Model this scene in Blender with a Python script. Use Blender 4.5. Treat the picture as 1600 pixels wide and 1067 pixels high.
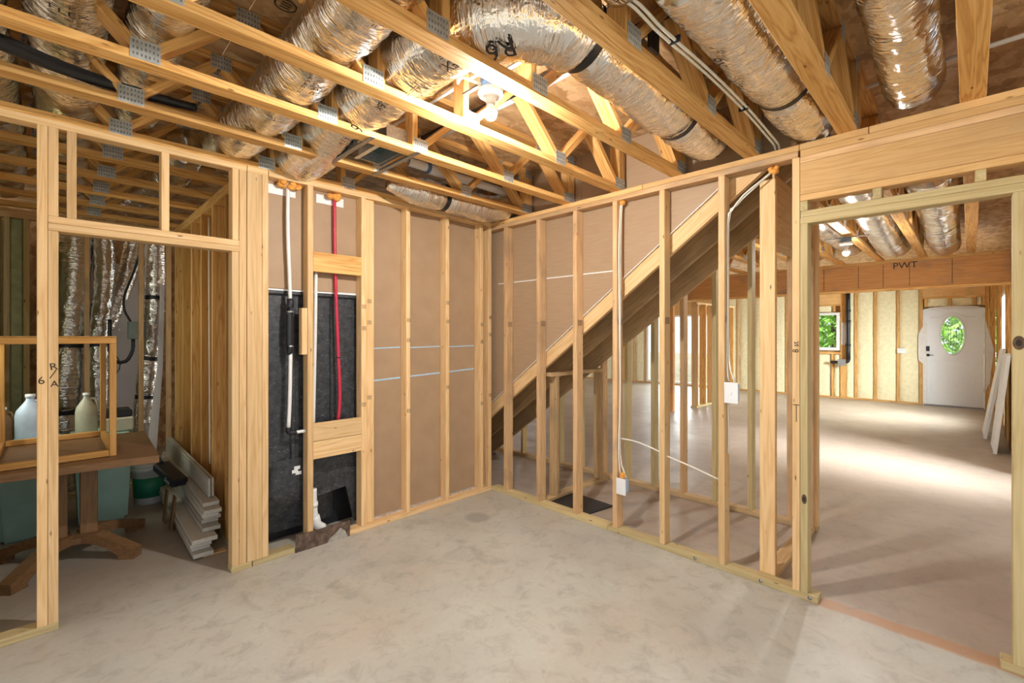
import bpy, bmesh, math, random
from mathutils import Vector, Matrix, noise
PI = math.pi
S = bpy.context.scene
for o in list(bpy.data.objects): bpy.data.objects.remove(o)
COL = S.collection

# ------------------------------------------------------------------ camera
cam_d = bpy.data.cameras.new('camera'); cam = bpy.data.objects.new('camera', cam_d); COL.objects.link(cam)
cam_d.sensor_fit = 'HORIZONTAL'; cam_d.sensor_width = 36.0; cam_d.lens = 36.0 * 716 / 1600
cam_d.shift_y = -9.9 / 1600; cam_d.clip_start = 0.05; cam_d.clip_end = 200
cam.location = (-3.0915, -3.376, 1.54); cam.rotation_euler = (PI / 2, 0, -PI / 4)
S.camera = cam
# ------------------------------------------------------------------ world, lights, exposure
W = bpy.data.worlds.new('overcast_sky'); S.world = W; W.use_nodes = True
bg = W.node_tree.nodes['Background']; bg.inputs[0].default_value = (0.90, 0.95, 1.0, 1); bg.inputs[1].default_value = 0.85
def area(name, loc, target, sx, sy, power, col, spread=180):
    l = bpy.data.lights.new(name, 'AREA'); l.shape = 'RECTANGLE'; l.size = sx; l.size_y = sy; l.energy = power; l.color = col
    l.spread = math.radians(spread)
    o = bpy.data.objects.new(name, l); COL.objects.link(o); o.location = loc
    o.rotation_euler = (Vector(target) - Vector(loc)).to_track_quat('-Z', 'Y').to_euler()
    return o
area('patio_daylight', (3.0, -4.9, 2.0), (4.2, -2.2, 0), 1.0, 1.2, 30, (0.92, 0.96, 1.0), 44)
area('side_window_daylight', (7.8, -4.3, 1.9), (8.9, -2.0, 0.5), 1.2, 1.2, 290, (0.94, 0.97, 1.0), 130)
area('mechanical_window_daylight', (-3.75, 1.55, 1.75), (-2.6, 1.9, 1.2), 1.0, 1.0, 9, (0.90, 1.0, 0.84), 150)
sun = bpy.data.lights.new('sun', 'SUN'); sun.energy = 4.0; sun.angle = 0.03; sun.color = (1.0, 0.96, 0.9)
so = bpy.data.objects.new('sun', sun); COL.objects.link(so); so.rotation_euler = Vector((0.30, -0.20, -0.93)).to_track_quat('-Z', 'Y').to_euler()
area('far_glass_daylight', (11.2, 2.84, 1.25), (5.0, 0.6, 0.6), 2.2, 1.9, 75, (0.94, 0.97, 1.0), 120)
BULB1, BULB2 = 54.0, 33.0
vs = S.view_settings; vs.view_transform = 'Standard'; vs.look = 'None'; vs.gamma = 1; vs.use_curve_mapping = False
vs.exposure = 0.74

# ------------------------------------------------------------------ material helpers
def nt(name):
    m = bpy.data.materials.new(name); m.use_nodes = True
    t = m.node_tree; return m, t, t.nodes['Principled BSDF']
def N(t, kind, **kw):
    n = t.nodes.new(kind)
    for k, v in kw.items():
        if k in n.inputs: n.inputs[k].default_value = v
        else: setattr(n, k, v)
    return n
def L(t, a, b): t.links.new(a, b)
def ramp(t, fac, stops):
    r = t.nodes.new('ShaderNodeValToRGB'); e = r.color_ramp.elements
    while len(e) < len(stops): e.new(0.5)
    for el, (p, c) in zip(e, stops): el.position = p; el.color = (c[0], c[1], c[2], 1)
    if fac is not None: L(t, fac, r.inputs[0])
    return r
def mix(t, fac, a, b, mode='MIX'):
    m = t.nodes.new('ShaderNodeMix'); m.data_type = 'RGBA'; m.blend_type = mode
    for sock, v in ((m.inputs[0], fac), (m.inputs[6], a), (m.inputs[7], b)):
        if hasattr(v, 'links'): L(t, v, sock)
        elif isinstance(v, (int, float)): sock.default_value = v
        else: sock.default_value = (v[0], v[1], v[2], 1)
    return m.outputs[2]
def math_n(t, op, a, b=None):
    m = t.nodes.new('ShaderNodeMath'); m.operation = op
    for i, v in enumerate((a, b)):
        if v is None: continue
        if hasattr(v, 'links'): L(t, v, m.inputs[i])
        else: m.inputs[i].default_value = v
    return m.outputs[0]
def bump(t, h, strength, dist, bsdf):
    b = N(t, 'ShaderNodeBump'); b.inputs['Strength'].default_value = strength; b.inputs['Distance'].default_value = dist
    L(t, h, b.inputs['Height']); L(t, b.outputs[0], bsdf.inputs['Normal'])
def wood(name, light, mid, dark, rough=0.62, knots=True, rings=6.0, grey=0.0, ringw=0.38):
    m, t, p = nt(name)
    tc = N(t, 'ShaderNodeTexCoord'); oi = N(t, 'ShaderNodeObjectInfo')
    off = math_n(t, 'MULTIPLY', oi.outputs['Random'], 37.0)
    comb = N(t, 'ShaderNodeCombineXYZ'); L(t, off, comb.inputs[0]); L(t, off, comb.inputs[1]); L(t, off, comb.inputs[2])
    add = N(t, 'ShaderNodeVectorMath', operation='ADD'); L(t, tc.outputs['Object'], add.inputs[0]); L(t, comb.outputs[0], add.inputs[1])
    mp = N(t, 'ShaderNodeMapping'); mp.inputs['Scale'].default_value = (0.55, 9, 9); L(t, add.outputs[0], mp.inputs[0])
    wv = N(t, 'ShaderNodeTexNoise', Scale=1.6, Detail=3.0, Distortion=0.5); L(t, mp.outputs[0], wv.inputs['Vector'])
    rg = math_n(t, 'PINGPONG', math_n(t, 'MULTIPLY', wv.outputs[0], rings * 2), 1.0)
    mp2 = N(t, 'ShaderNodeMapping'); mp2.inputs['Scale'].default_value = (2.0, 110, 110); L(t, add.outputs[0], mp2.inputs[0])
    fine = N(t, 'ShaderNodeTexNoise', Scale=1.0, Detail=4.0); L(t, mp2.outputs[0], fine.inputs['Vector'])
    f = math_n(t, 'ADD', math_n(t, 'MULTIPLY', rg, ringw), math_n(t, 'MULTIPLY', fine.outputs[0], 1.0 - ringw))
    col = ramp(t, f, [(0.15, light), (0.55, mid), (0.95, dark)]).outputs[0]
    big = N(t, 'ShaderNodeTexNoise', Scale=1.3, Detail=2.0); L(t, add.outputs[0], big.inputs['Vector'])
    col = mix(t, math_n(t, 'MULTIPLY', big.outputs[0], 0.35), col, [c * 0.8 for c in mid])
    if grey: 
        g2 = N(t, 'ShaderNodeTexNoise', Scale=2.3, Detail=5.0); L(t, add.outputs[0], g2.inputs['Vector'])
        gm = ramp(t, g2.outputs[0], [(0.5, (0, 0, 0)), (0.72, (grey,) * 3)])
        col = mix(t, gm.outputs[0], col, (0.16, 0.14, 0.12))
    if knots:
        mk = N(t, 'ShaderNodeMapping'); mk.inputs['Scale'].default_value = (5.0, 17.0, 17.0); L(t, add.outputs[0], mk.inputs[0])
        vo = N(t, 'ShaderNodeTexVoronoi', Scale=1.0); L(t, mk.outputs[0], vo.inputs['Vector'])
        km = ramp(t, vo.outputs['Distance'], [(0.035, (1, 1, 1)), (0.10, (0, 0, 0))])
        col = mix(t, math_n(t, 'MULTIPLY', km.outputs[0], 0.9), col, (0.13, 0.055, 0.02))
    br = math_n(t, 'ADD', math_n(t, 'MULTIPLY', oi.outputs['Random'], 0.28), 0.84)
    vm = N(t, 'ShaderNodeVectorMath', operation='SCALE'); L(t, col, vm.inputs[0]); L(t, br, vm.inputs['Scale'])
    L(t, vm.outputs[0], p.inputs['Base Color']); p.inputs['Roughness'].default_value = rough
    p.inputs['Specular IOR Level'].default_value = 0.25
    bump(t, f, 0.12, 0.003, p)
    return m
def plain(name, col, rough=0.5, metal=0.0, var=0.12, scale=20.0, bmp=0.0, coat=0.0):
    m, t, p = nt(name)
    tc = N(t, 'ShaderNodeTexCoord'); n = N(t, 'ShaderNodeTexNoise', Scale=scale, Detail=4.0); L(t, tc.outputs['Object'], n.inputs['Vector'])
    r = ramp(t, n.outputs[0], [(0.25, [c * (1 - var) for c in col]), (0.75, [min(1, c * (1 + var)) for c in col])])
    L(t, r.outputs[0], p.inputs['Base Color']); p.inputs['Roughness'].default_value = rough; p.inputs['Metallic'].default_value = metal
    if bmp: bump(t, n.outputs[0], bmp, 0.01, p)
    return m
def foil_mat(name, tint, rough=0.2, b=0.35):
    m, t, p = nt(name)
    tc = N(t, 'ShaderNodeTexCoord'); uv = tc.outputs['UV']
    n1 = N(t, 'ShaderNodeTexNoise', Scale=3.0, Detail=3.0); L(t, tc.outputs['Object'], n1.inputs['Vector'])
    def wr(rot, sx, sy, d):
        mp = N(t, 'ShaderNodeMapping'); mp.inputs['Rotation'].default_value = (0, 0, rot); mp.inputs['Scale'].default_value = (sx, sy, 1); L(t, uv, mp.inputs[0])
        n = N(t, 'ShaderNodeTexNoise', Scale=1.0, Detail=d, Distortion=0.6); L(t, mp.outputs[0], n.inputs['Vector']); return n.outputs[0]
    a, c_, e = wr(0.15, 34, 5, 3.0), wr(-0.5, 70, 9, 2.0), wr(0.9, 16, 16, 4.0)
    # creases: ridged noise
    ra = math_n(t, 'ABSOLUTE', math_n(t, 'SUBTRACT', a, 0.5)); rc = math_n(t, 'ABSOLUTE', math_n(t, 'SUBTRACT', c_, 0.5)); re = math_n(t, 'ABSOLUTE', math_n(t, 'SUBTRACT', e, 0.5))
    h = math_n(t, 'ADD', math_n(t, 'ADD', math_n(t, 'MULTIPLY', ra, 1.6), math_n(t, 'MULTIPLY', rc, 0.5)), math_n(t, 'MULTIPLY', re, 0.9))
    c = ramp(t, n1.outputs[0], [(0.3, [x * 0.8 for x in tint]), (0.7, tint)])
    L(t, c.outputs[0], p.inputs['Base Color']); p.inputs['Metallic'].default_value = 1.0
    rr = ramp(t, n1.outputs[0], [(0.3, (rough * 0.7,) * 3), (0.7, (rough * 1.4,) * 3)]); L(t, rr.outputs[0], p.inputs['Roughness'])
    bump(t, h, b, 0.02, p)
    return m
M = {}
M['spf'] = wood('spruce_lumber', (0.87, 0.625, 0.345), (0.77, 0.505, 0.245), (0.55, 0.31, 0.115))
M['spf_dirty'] = wood('weathered_lumber', (0.80, 0.545, 0.31), (0.69, 0.43, 0.215), (0.46, 0.25, 0.10), grey=0.5)
M['treated'] = wood('treated_lumber', (0.66, 0.535, 0.29), (0.57, 0.445, 0.22), (0.41, 0.285, 0.115))
M['pine'] = wood('truss_pine', (0.82, 0.50, 0.19), (0.71, 0.39, 0.125), (0.44, 0.185, 0.04), rings=8, ringw=0.6)
M['lvl'] = wood('beam_veneer', (0.70, 0.36, 0.135), (0.60, 0.28, 0.09), (0.40, 0.155, 0.045), rings=8, knots=False, grey=0.6)
M['beam'] = wood('header_pine', (0.82, 0.53, 0.25), (0.74, 0.44, 0.175), (0.56, 0.30, 0.10), rings=10, grey=0.35)
M['stair'] = wood('stair_lumber', (0.66, 0.47, 0.26), (0.54, 0.37, 0.19), (0.36, 0.23, 0.10), grey=0.5)
M['table'] = wood('stained_table_wood', (0.25, 0.135, 0.062), (0.20, 0.105, 0.046), (0.12, 0.06, 0.026), knots=False, rough=0.5)
M['crate'] = wood('orange_stained_pine', (0.66, 0.37, 0.12), (0.55, 0.28, 0.075), (0.38, 0.17, 0.04))
M['primed'] = wood('primed_trim', (0.66, 0.63, 0.55), (0.60, 0.56, 0.48), (0.48, 0.44, 0.36), knots=False)
M['foil'] = foil_mat('duct_foil', (0.95, 0.93, 0.90), 0.14, 0.5)
M['foil_dark'] = foil_mat('duct_foil_dull', (0.86, 0.85, 0.83), 0.16, 0.5)
M['galv'] = plain('galvanised_steel', (0.55, 0.58, 0.60), 0.38, 0.9, 0.25, 60)
M['steel'] = plain('dark_steel', (0.30, 0.31, 0.32), 0.4, 0.9, 0.2, 40)
M['rust'] = plain('rusty_steel', (0.13, 0.085, 0.06), 0.75, 0.25, 0.8, 22, 0.3)
M['black'] = plain('black_strap', (0.012, 0.013, 0.017), 0.45, 0, 0.3, 30)
M['ink'] = plain('black_ink', (0.02, 0.02, 0.022), 0.7, 0, 0.1, 30)
M['pencil'] = plain('marker_ink', (0.03, 0.022, 0.015), 0.8, 0, 0.1, 30)
M['stamp'] = plain('grade_stamp_ink', (0.16, 0.10, 0.055), 0.8, 0, 0.3, 60)
M['white'] = plain('white_plastic', (0.82, 0.83, 0.83), 0.35, 0, 0.04, 10)
M['pex'] = plain('white_pex', (0.80, 0.80, 0.78), 0.35, 0, 0.04, 10)
M['red'] = plain('red_pex', (0.55, 0.02, 0.06), 0.35, 0, 0.1, 10)
M['cable'] = plain('white_cable_jacket', (0.80, 0.77, 0.68), 0.45, 0, 0.05, 10)
M['ofoam'] = plain('orange_fire_foam', (0.85, 0.36, 0.07), 0.8, 0, 0.3, 40, 0.4)
M['porcelain'] = plain('porcelain', (0.85, 0.85, 0.83), 0.2, 0, 0.03, 10)
M['blue'] = plain('blue_box_plastic', (0.10, 0.17, 0.30), 0.45, 0, 0.1, 10)
M['boxblue'] = plain('pale_blue_box_plastic', (0.42, 0.55, 0.72), 0.45, 0, 0.1, 10)
M['tape'] = plain('blue_tape', (0.42, 0.60, 0.74), 0.5, 0, 0.15, 30)
M['wtape'] = plain('white_seam_line', (0.78, 0.76, 0.72), 0.5, 0, 0.15, 30)
M['foam'] = plain('spray_foam', (0.84, 0.76, 0.50), 0.75, 0, 0.10, 14, 0.6)
M['gfoam'] = plain('green_lit_foam', (0.46, 0.52, 0.30), 0.75, 0, 0.2, 14, 0.5)  # green cast of the window light put into the foam colour
M['door'] = plain('white_door_paint', (0.80, 0.81, 0.84), 0.35, 0, 0.02, 8)
M['lead'] = plain('glass_caming', (0.06, 0.06, 0.05), 0.4, 0.6, 0.1, 10)
M['vinyl'] = plain('white_vinyl', (0.85, 0.86, 0.87), 0.35, 0, 0.02, 8)
M['tote'] = plain('aqua_tote_plastic', (0.38, 0.60, 0.52), 0.4, 0, 0.08, 8)
M['jugblue'] = plain('pale_blue_jug', (0.55, 0.66, 0.80), 0.4, 0, 0.15, 12)
M['jugcream'] = plain('cream_jug', (0.58, 0.55, 0.42), 0.45, 0, 0.08, 12)
M['greenlab'] = plain('green_print', (0.02, 0.22, 0.12), 0.5, 0, 0.1, 12)
M['greybox'] = plain('grey_metal_box', (0.20, 0.24, 0.23), 0.5, 0.3, 0.1, 12)
M['wrap'] = plain('white_house_wrap', (0.74, 0.70, 0.68), 0.55, 0, 0.08, 9, 0.3)
M['panel'] = plain('white_metal_panel', (0.86, 0.86, 0.88), 0.4, 0, 0.04, 6)
M['grey'] = plain('grey_conduit', (0.50, 0.50, 0.48), 0.4, 0, 0.1, 10)
M['darkgreen'] = plain('dark_green_paint', (0.02, 0.06, 0.055), 0.4, 0, 0.1, 10)
M['leaf'] = plain('foliage', (0.30, 0.58, 0.09), 0.6, 0, 0.55, 2.0)
M['bark'] = plain('bark', (0.10, 0.07, 0.05), 0.9, 0, 0.3, 12)
M['grass'] = plain('clay_yard', (0.30, 0.26, 0.19), 0.9, 0, 0.3, 5)
M['cement'] = plain('splashed_cement', (0.36, 0.33, 0.28), 0.85, 0, 0.3, 30)
M['shim'] = plain('pale_gasket', (0.55, 0.46, 0.38), 0.8, 0, 0.3, 30)
M['knot'] = plain('dark_knot', (0.12, 0.06, 0.025), 0.6, 0, 0.4, 60)
M['slab'] = plain('off_white_board', (0.66, 0.63, 0.58), 0.55, 0, 0.06, 8)
def emis(name, col, s):
    m, t, p = nt(name); p.inputs['Base Color'].default_value = (*col, 1)
    p.inputs['Emission Color'].default_value = (*col, 1); p.inputs['Emission Strength'].default_value = s; return m
def glass_mat():
    m, t, p = nt('window_glass'); t.nodes.remove(p)
    tr = N(t, 'ShaderNodeBsdfTransparent'); tr.inputs[0].default_value = (0.94, 0.97, 0.95, 1)
    g = N(t, 'ShaderNodeBsdfGlossy', Roughness=0.03); mx = N(t, 'ShaderNodeMixShader'); mx.inputs[0].default_value = 0.07
    L(t, tr.outputs[0], mx.inputs[1]); L(t, g.outputs[0], mx.inputs[2]); L(t, mx.outputs[0], t.nodes['Material Output'].inputs[0]); return m
M['glass'] = glass_mat()
def thermoply():
    m, t, p = nt('brown_sheathing_board')
    tc = N(t, 'ShaderNodeTexCoord'); mp = N(t, 'ShaderNodeMapping'); mp.inputs['Scale'].default_value = (3, 3, 40); L(t, tc.outputs['Object'], mp.inputs[0])
    n = N(t, 'ShaderNodeTexNoise', Scale=2.0, Detail=5.0); L(t, mp.outputs[0], n.inputs['Vector'])
    n2 = N(t, 'ShaderNodeTexNoise', Scale=1.4, Detail=3.0); L(t, tc.outputs['Object'], n2.inputs['Vector'])
    c = ramp(t, n.outputs[0], [(0.3, (0.37, 0.245, 0.145)), (0.7, (0.43, 0.295, 0.18))])
    c = mix(t, math_n(t, 'MULTIPLY', n2.outputs[0], 0.5), c.outputs[0], (0.40, 0.27, 0.165))
    L(t, c, p.inputs['Base Color']); p.inputs['Roughness'].default_value = 0.5; p.inputs['Specular IOR Level'].default_value = 0.3
    return m
M['board'] = thermoply()
def osb():
    m, t, p = nt('oriented_strand_board')
    tc = N(t, 'ShaderNodeTexCoord'); geo = tc.outputs['Object']
    n0 = N(t, 'ShaderNodeTexNoise', Scale=7.0, Detail=2.0); L(t, geo, n0.inputs['Vector'])
    sc = N(t, 'ShaderNodeVectorMath', operation='SCALE'); L(t, n0.outputs['Color'], sc.inputs[0]); sc.inputs['Scale'].default_value = 0.06
    ad = N(t, 'ShaderNodeVectorMath', operation='ADD'); L(t, geo, ad.inputs[0]); L(t, sc.outputs[0], ad.inputs[1])
    cols = []
    for rot, s in ((0.3, 1.0), (-0.6, 1.35)):
        mp = N(t, 'ShaderNodeMapping'); mp.inputs['Rotation'].default_value = (0, 0, rot); mp.inputs['Scale'].default_value = (15 * s, 52 * s, 9); L(t, ad.outputs[0], mp.inputs[0])
        v = N(t, 'ShaderNodeTexVoronoi', Scale=1.0); L(t, mp.outputs[0], v.inputs['Vector'])
        sep = N(t, 'ShaderNodeSeparateColor'); L(t, v.outputs['Color'], sep.inputs[0]); cols.append(sep.outputs[0])
    f = math_n(t, 'ADD', math_n(t, 'MULTIPLY', cols[0], 0.6), math_n(t, 'MULTIPLY', cols[1], 0.4))
    c = ramp(t, f, [(0.1, (0.36, 0.20, 0.085)), (0.5, (0.54, 0.335, 0.16)), (0.9, (0.70, 0.48, 0.26))])
    L(t, c.outputs[0], p.inputs['Base Color']); p.inputs['Roughness'].default_value = 0.7
    bump(t, f, 0.2, 0.004, p); return m
M['osb'] = osb()
def tub_black():
    m, t, p = nt('black_fibreglass')
    tc = N(t, 'ShaderNodeTexCoord'); n = N(t, 'ShaderNodeTexNoise', Scale=26.0, Detail=6.0); L(t, tc.outputs['Object'], n.inputs['Vector'])
    mp = N(t, 'ShaderNodeMapping'); mp.inputs['Scale'].default_value = (45, 45, 160); mp.inputs['Rotation'].default_value = (0, 0.6, 0); L(t, tc.outputs['Object'], mp.inputs[0])
    v = N(t, 'ShaderNodeTexNoise', Scale=1.0, Detail=1.0); L(t, mp.outputs[0], v.inputs['Vector'])
    k = ramp(t, v.outputs[0], [(0.66, (0, 0, 0)), (0.74, (1, 1, 1))])
    c = ramp(t, n.outputs[0], [(0.35, (0.018, 0.020, 0.024)), (0.75, (0.055, 0.058, 0.064))])
    L(t, mix(t, math_n(t, 'MULTIPLY', k.outputs[0], 0.35), c.outputs[0], (0.35, 0.36, 0.38)), p.inputs['Base Color'])
    p.inputs['Roughness'].default_value = 0.42; bump(t, n.outputs[0], 0.35, 0.006, p); return m
M['tub'] = tub_black()
def plate_mat():
    m, t, p = nt('punched_truss_plate')
    tc = N(t, 'ShaderNodeTexCoord'); mp = N(t, 'ShaderNodeMapping'); mp.inputs['Scale'].default_value = (75, 75, 40); L(t, tc.outputs['Object'], mp.inputs[0])
    v = N(t, 'ShaderNodeTexVoronoi', Scale=1.0, Randomness=0.15); L(t, mp.outputs[0], v.inputs['Vector'])
    k = ramp(t, v.outputs['Distance'], [(0.22, (1, 1, 1)), (0.34, (0, 0, 0))])
    n = N(t, 'ShaderNodeTexNoise', Scale=18.0, Detail=2.0); L(t, tc.outputs['Object'], n.inputs['Vector'])
    b = ramp(t, n.outputs[0], [(0.3, (0.42, 0.46, 0.46)), (0.7, (0.66, 0.69, 0.70))])
    L(t, mix(t, math_n(t, 'MULTIPLY', k.outputs[0], 0.75), b.outputs[0], (0.12, 0.12, 0.11)), p.inputs['Base Color'])
    p.inputs['Metallic'].default_value = 0.6; p.inputs['Roughness'].default_value = 0.45; return m
M['plate'] = plate_mat()
def concrete():
    m, t, p = nt('bare_concrete')
    tc = N(t, 'ShaderNodeTexCoord'); P = tc.outputs['Object']
    sep = N(t, 'ShaderNodeSeparateXYZ'); L(t, P, sep.inputs[0]); X, Y = sep.outputs[0], sep.outputs[1]
    n1 = N(t, 'ShaderNodeTexNoise', Scale=0.9, Detail=6.0, Roughness=0.6); L(t, P, n1.inputs['Vector'])
    n2 = N(t, 'ShaderNodeTexNoise', Scale=2.6, Detail=7.0, Roughness=0.65, Distortion=0.8); L(t, P, n2.inputs['Vector'])
    n3 = N(t, 'ShaderNodeTexNoise', Scale=40.0, Detail=4.0); L(t, P, n3.inputs['Vector'])
    n4 = N(t, 'ShaderNodeTexNoise', Scale=1.7, Detail=5.0); mp = N(t, 'ShaderNodeMapping'); mp.inputs['Location'].default_value = (7, 3, 0); L(t, P, mp.inputs[0]); L(t, mp.outputs[0], n4.inputs['Vector'])
    c = ramp(t, n1.outputs[0], [(0.30, (0.43, 0.415, 0.36)), (0.5, (0.54, 0.53, 0.465)), (0.7, (0.62, 0.615, 0.55))]).outputs[0]
    # clay dust tint
    cl = ramp(t, n4.outputs[0], [(0.48, (0, 0, 0)), (0.72, (1, 1, 1))])
    c = mix(t, math_n(t, 'MULTIPLY', cl.outputs[0], 0.30), c, (0.50, 0.34, 0.22))
    # grey trowel smears
    sm = ramp(t, n2.outputs[0], [(0.56, (0, 0, 0)), (0.72, (1, 1, 1))])
    c = mix(t, math_n(t, 'MULTIPLY', sm.outputs[0], 0.55), c, (0.24, 0.225, 0.195))
    # the large room's slab is browner with tracked clay
    wob = math_n(t, 'MULTIPLY', math_n(t, 'SUBTRACT', n2.outputs[0], 0.5), 0.25)
    def sm01(v, a, b):
        r = N(t, 'ShaderNodeMapRange', interpolation_type='SMOOTHSTEP'); r.inputs[1].default_value = a; r.inputs[2].default_value = b; L(t, v, r.inputs[0]); return r.outputs[0]
    br = sm01(math_n(t, 'ADD', X, wob), 0.0, 0.14)
    brown = ramp(t, n1.outputs[0], [(0.3, (0.36, 0.25, 0.18)), (0.7, (0.44, 0.34, 0.26))]).outputs[0]
    c = mix(t, math_n(t, 'MULTIPLY', br, 0.80), c, brown)
    # browner, darker slab in the mechanical room
    my = sm01(math_n(t, 'ADD', Y, wob), -0.6, 0.6); mxx = sm01(X, -2.0, -2.4)
    c = mix(t, math_n(t, 'MULTIPLY', math_n(t, 'MULTIPLY', my, mxx), 0.75), c, (0.30, 0.225, 0.17))
    # orange clay line where a plate once lay across the doorway
    ab = math_n(t, 'ABSOLUTE', math_n(t, 'SUBTRACT', math_n(t, 'ADD', X, math_n(t, 'MULTIPLY', wob, 0.25)), 0.045))
    ln = math_n(t, 'MULTIPLY', sm01(ab, 0.075, 0.035), sm01(Y, -2.66, -2.78))
    c = mix(t, math_n(t, 'MULTIPLY', ln, 0.85), c, (0.50, 0.24, 0.10))
    # round dark spot and pale patch of fresh cement
    def spot(cx, cy, r0, r1, sx=1.0):
        dx = math_n(t, 'MULTIPLY', math_n(t, 'SUBTRACT', X, cx), sx); dy = math_n(t, 'SUBTRACT', Y, cy)
        d = math_n(t, 'SQRT', math_n(t, 'ADD', math_n(t, 'MULTIPLY', dx, dx), math_n(t, 'MULTIPLY', dy, dy)))
        return sm01(math_n(t, 'ADD', d, math_n(t, 'MULTIPLY', wob, 0.6)), r1, r0)
    c = mix(t, math_n(t, 'MULTIPLY', spot(-0.56, -0.44, 0.06, 0.13), 0.6), c, (0.20, 0.19, 0.17))
    c = mix(t, math_n(t, 'MULTIPLY', spot(-1.66, -0.24, 0.16, 0.36, 0.7), 0.65), c, (0.56, 0.53, 0.48))
    n5 = N(t, 'ShaderNodeTexNoise', Scale=9.0, Detail=8.0, Roughness=0.7, Distortion=0.6); L(t, P, n5.inputs['Vector'])
    sp = ramp(t, n5.outputs[0], [(0.50, (0, 0, 0)), (0.68, (1, 1, 1))])
    c = mix(t, math_n(t, 'MULTIPLY', sp.outputs[0], 0.5), c, (0.27, 0.24, 0.20))
    c = mix(t, math_n(t, 'MULTIPLY', n3.outputs[0], 0.25), c, (0.30, 0.26, 0.21))
    L(t, c, p.inputs['Base Color'])
    rr = ramp(t, n2.outputs[0], [(0.3, (0.36,) * 3), (0.7, (0.58,) * 3)]); L(t, rr.outputs[0], p.inputs['Roughness'])
    bump(t, math_n(t, 'ADD', n3.outputs[0], n2.outputs[0]), 0.08, 0.004, p); return m
M['concrete'] = concrete()

# ------------------------------------------------------------------ object helpers
def tag(o, label=None, cat=None, group=None, kind=None):
    if label: o['label'] = label
    if cat: o['category'] = cat
    if group: o['group'] = group
    if kind: o['kind'] = kind
    return o
def empty(name, loc=(0, 0, 0), label=None, cat=None, group=None, kind=None):
    o = bpy.data.objects.new(name, None); COL.objects.link(o); o.location = loc; o.empty_display_size = 0.1
    return tag(o, label, cat, group, kind)
def origin(o):
    v = Vector((0, 0, 0))
    while o is not None: v += o.location; o = o.parent
    return v
def link(name, me, mx, parent=None):
    o = bpy.data.objects.new(name, me); COL.objects.link(o)
    if parent is not None:
        # parents are unrotated unless they are boards; use full inverse
        o.parent = parent; pm = PM.get(parent.name)
        if pm is None: pm = Matrix.Translation(origin(parent))
        o.matrix_basis = pm.inverted() @ mx
    else: o.matrix_basis = mx
    PM[o.name] = mx.copy()
    return o
PM = {}
CACHE = {}
def box_mesh(l, w, h, mat, bev):
    key = (round(l, 4), round(w, 4), round(h, 4), mat, bev)
    if key in CACHE: return CACHE[key]
    bm = bmesh.new(); bmesh.ops.create_cube(bm, size=1.0, matrix=Matrix.Diagonal((l, w, h, 1)))
    if bev: bmesh.ops.bevel(bm, geom=bm.edges[:], offset=min(bev, min(l, w, h) * 0.3), segments=1, affect='EDGES')
    me = bpy.data.meshes.new('board'); bm.to_mesh(me); bm.free(); me.materials.append(M[mat]); CACHE[key] = me
    return me
def board(name, a, b, w, th, up, mat, parent=None, bev=0.0025):
    a, b, up = Vector(a), Vector(b), Vector(up)
    x = (b - a).normalized(); z = (up - x * up.dot(x)).normalized(); y = z.cross(x)
    mx = Matrix((x, y, z)).transposed().to_4x4(); mx.translation = (a + b) / 2
    return link(name, box_mesh((b - a).length, w, th, mat, bev), mx, parent)
def bx(name, xr, yr, zr, mat, parent=None, bev=0.0025):
    r = [xr, yr, zr]; d = [abs(q[1] - q[0]) for q in r]; c = Vector([(q[0] + q[1]) / 2 for q in r])
    i = d.index(max(d)); e = Vector((0, 0, 0)); e[i] = d[i] / 2
    j = (i + 1) % 3; k = (i + 2) % 3; up = Vector((0, 0, 0)); up[k] = 1
    return board(name, c - e, c + e, d[j], d[k], up, mat, parent, bev)
def mesh_obj(name, verts, faces, mat, parent=None, smooth=False):
    vs_ = [Vector(v) for v in verts]; c = sum(vs_, Vector()) / len(vs_)
    me = bpy.data.meshes.new(name); me.from_pydata([v - c for v in vs_], [], faces); me.materials.append(M[mat])
    if smooth:
        for p in me.polygons: p.use_smooth = True
    me.update()
    return link(name, me, Matrix.Translation(c), parent)
def bm_obj(name, bm, mat, parent=None, smooth=False):
    bmesh.ops.recalc_face_normals(bm, faces=bm.faces[:])
    vs_ = [tuple(v.co) for v in bm.verts]; bm.verts.index_update(); fs = [[v.index for v in f.verts] for f in bm.faces]; bm.free()
    return mesh_obj(name, vs_, fs, mat, parent, smooth)
def smooth_path(pts, step=0.03):
    pts = [Vector(p) for p in pts]; 
    P = [pts[0] * 2 - pts[1]] + pts + [pts[-1] * 2 - pts[-2]]; out = []
    for i in range(1, len(P) - 2):
        p0, p1, p2, p3 = P[i - 1:i + 3]; n = max(2, int((p2 - p1).length / step))
        for k in range(n):
            s = k / n
            out.append(0.5 * ((2 * p1) + (p2 - p0) * s + (2 * p0 - 5 * p1 + 4 * p2 - p3) * s * s + (3 * p1 - p0 - 3 * p2 + p3) * s ** 3))
    out.append(pts[-1]); return out
def frames(path):
    fr = []; up = Vector((0, 0, 1))
    for i, p in enumerate(path):
        d = (path[min(i + 1, len(path) - 1)] - path[max(i - 1, 0)]).normalized()
        u = up - d * up.dot(d)
        if u.length < 0.15: u = Vector((0, 1, 0)) - d * d.y
        u.normalize()
        if fr and u.dot(fr[-1][2]) < 0: u = -u
        fr.append((p, d, u, d.cross(u)))
    return fr
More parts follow.
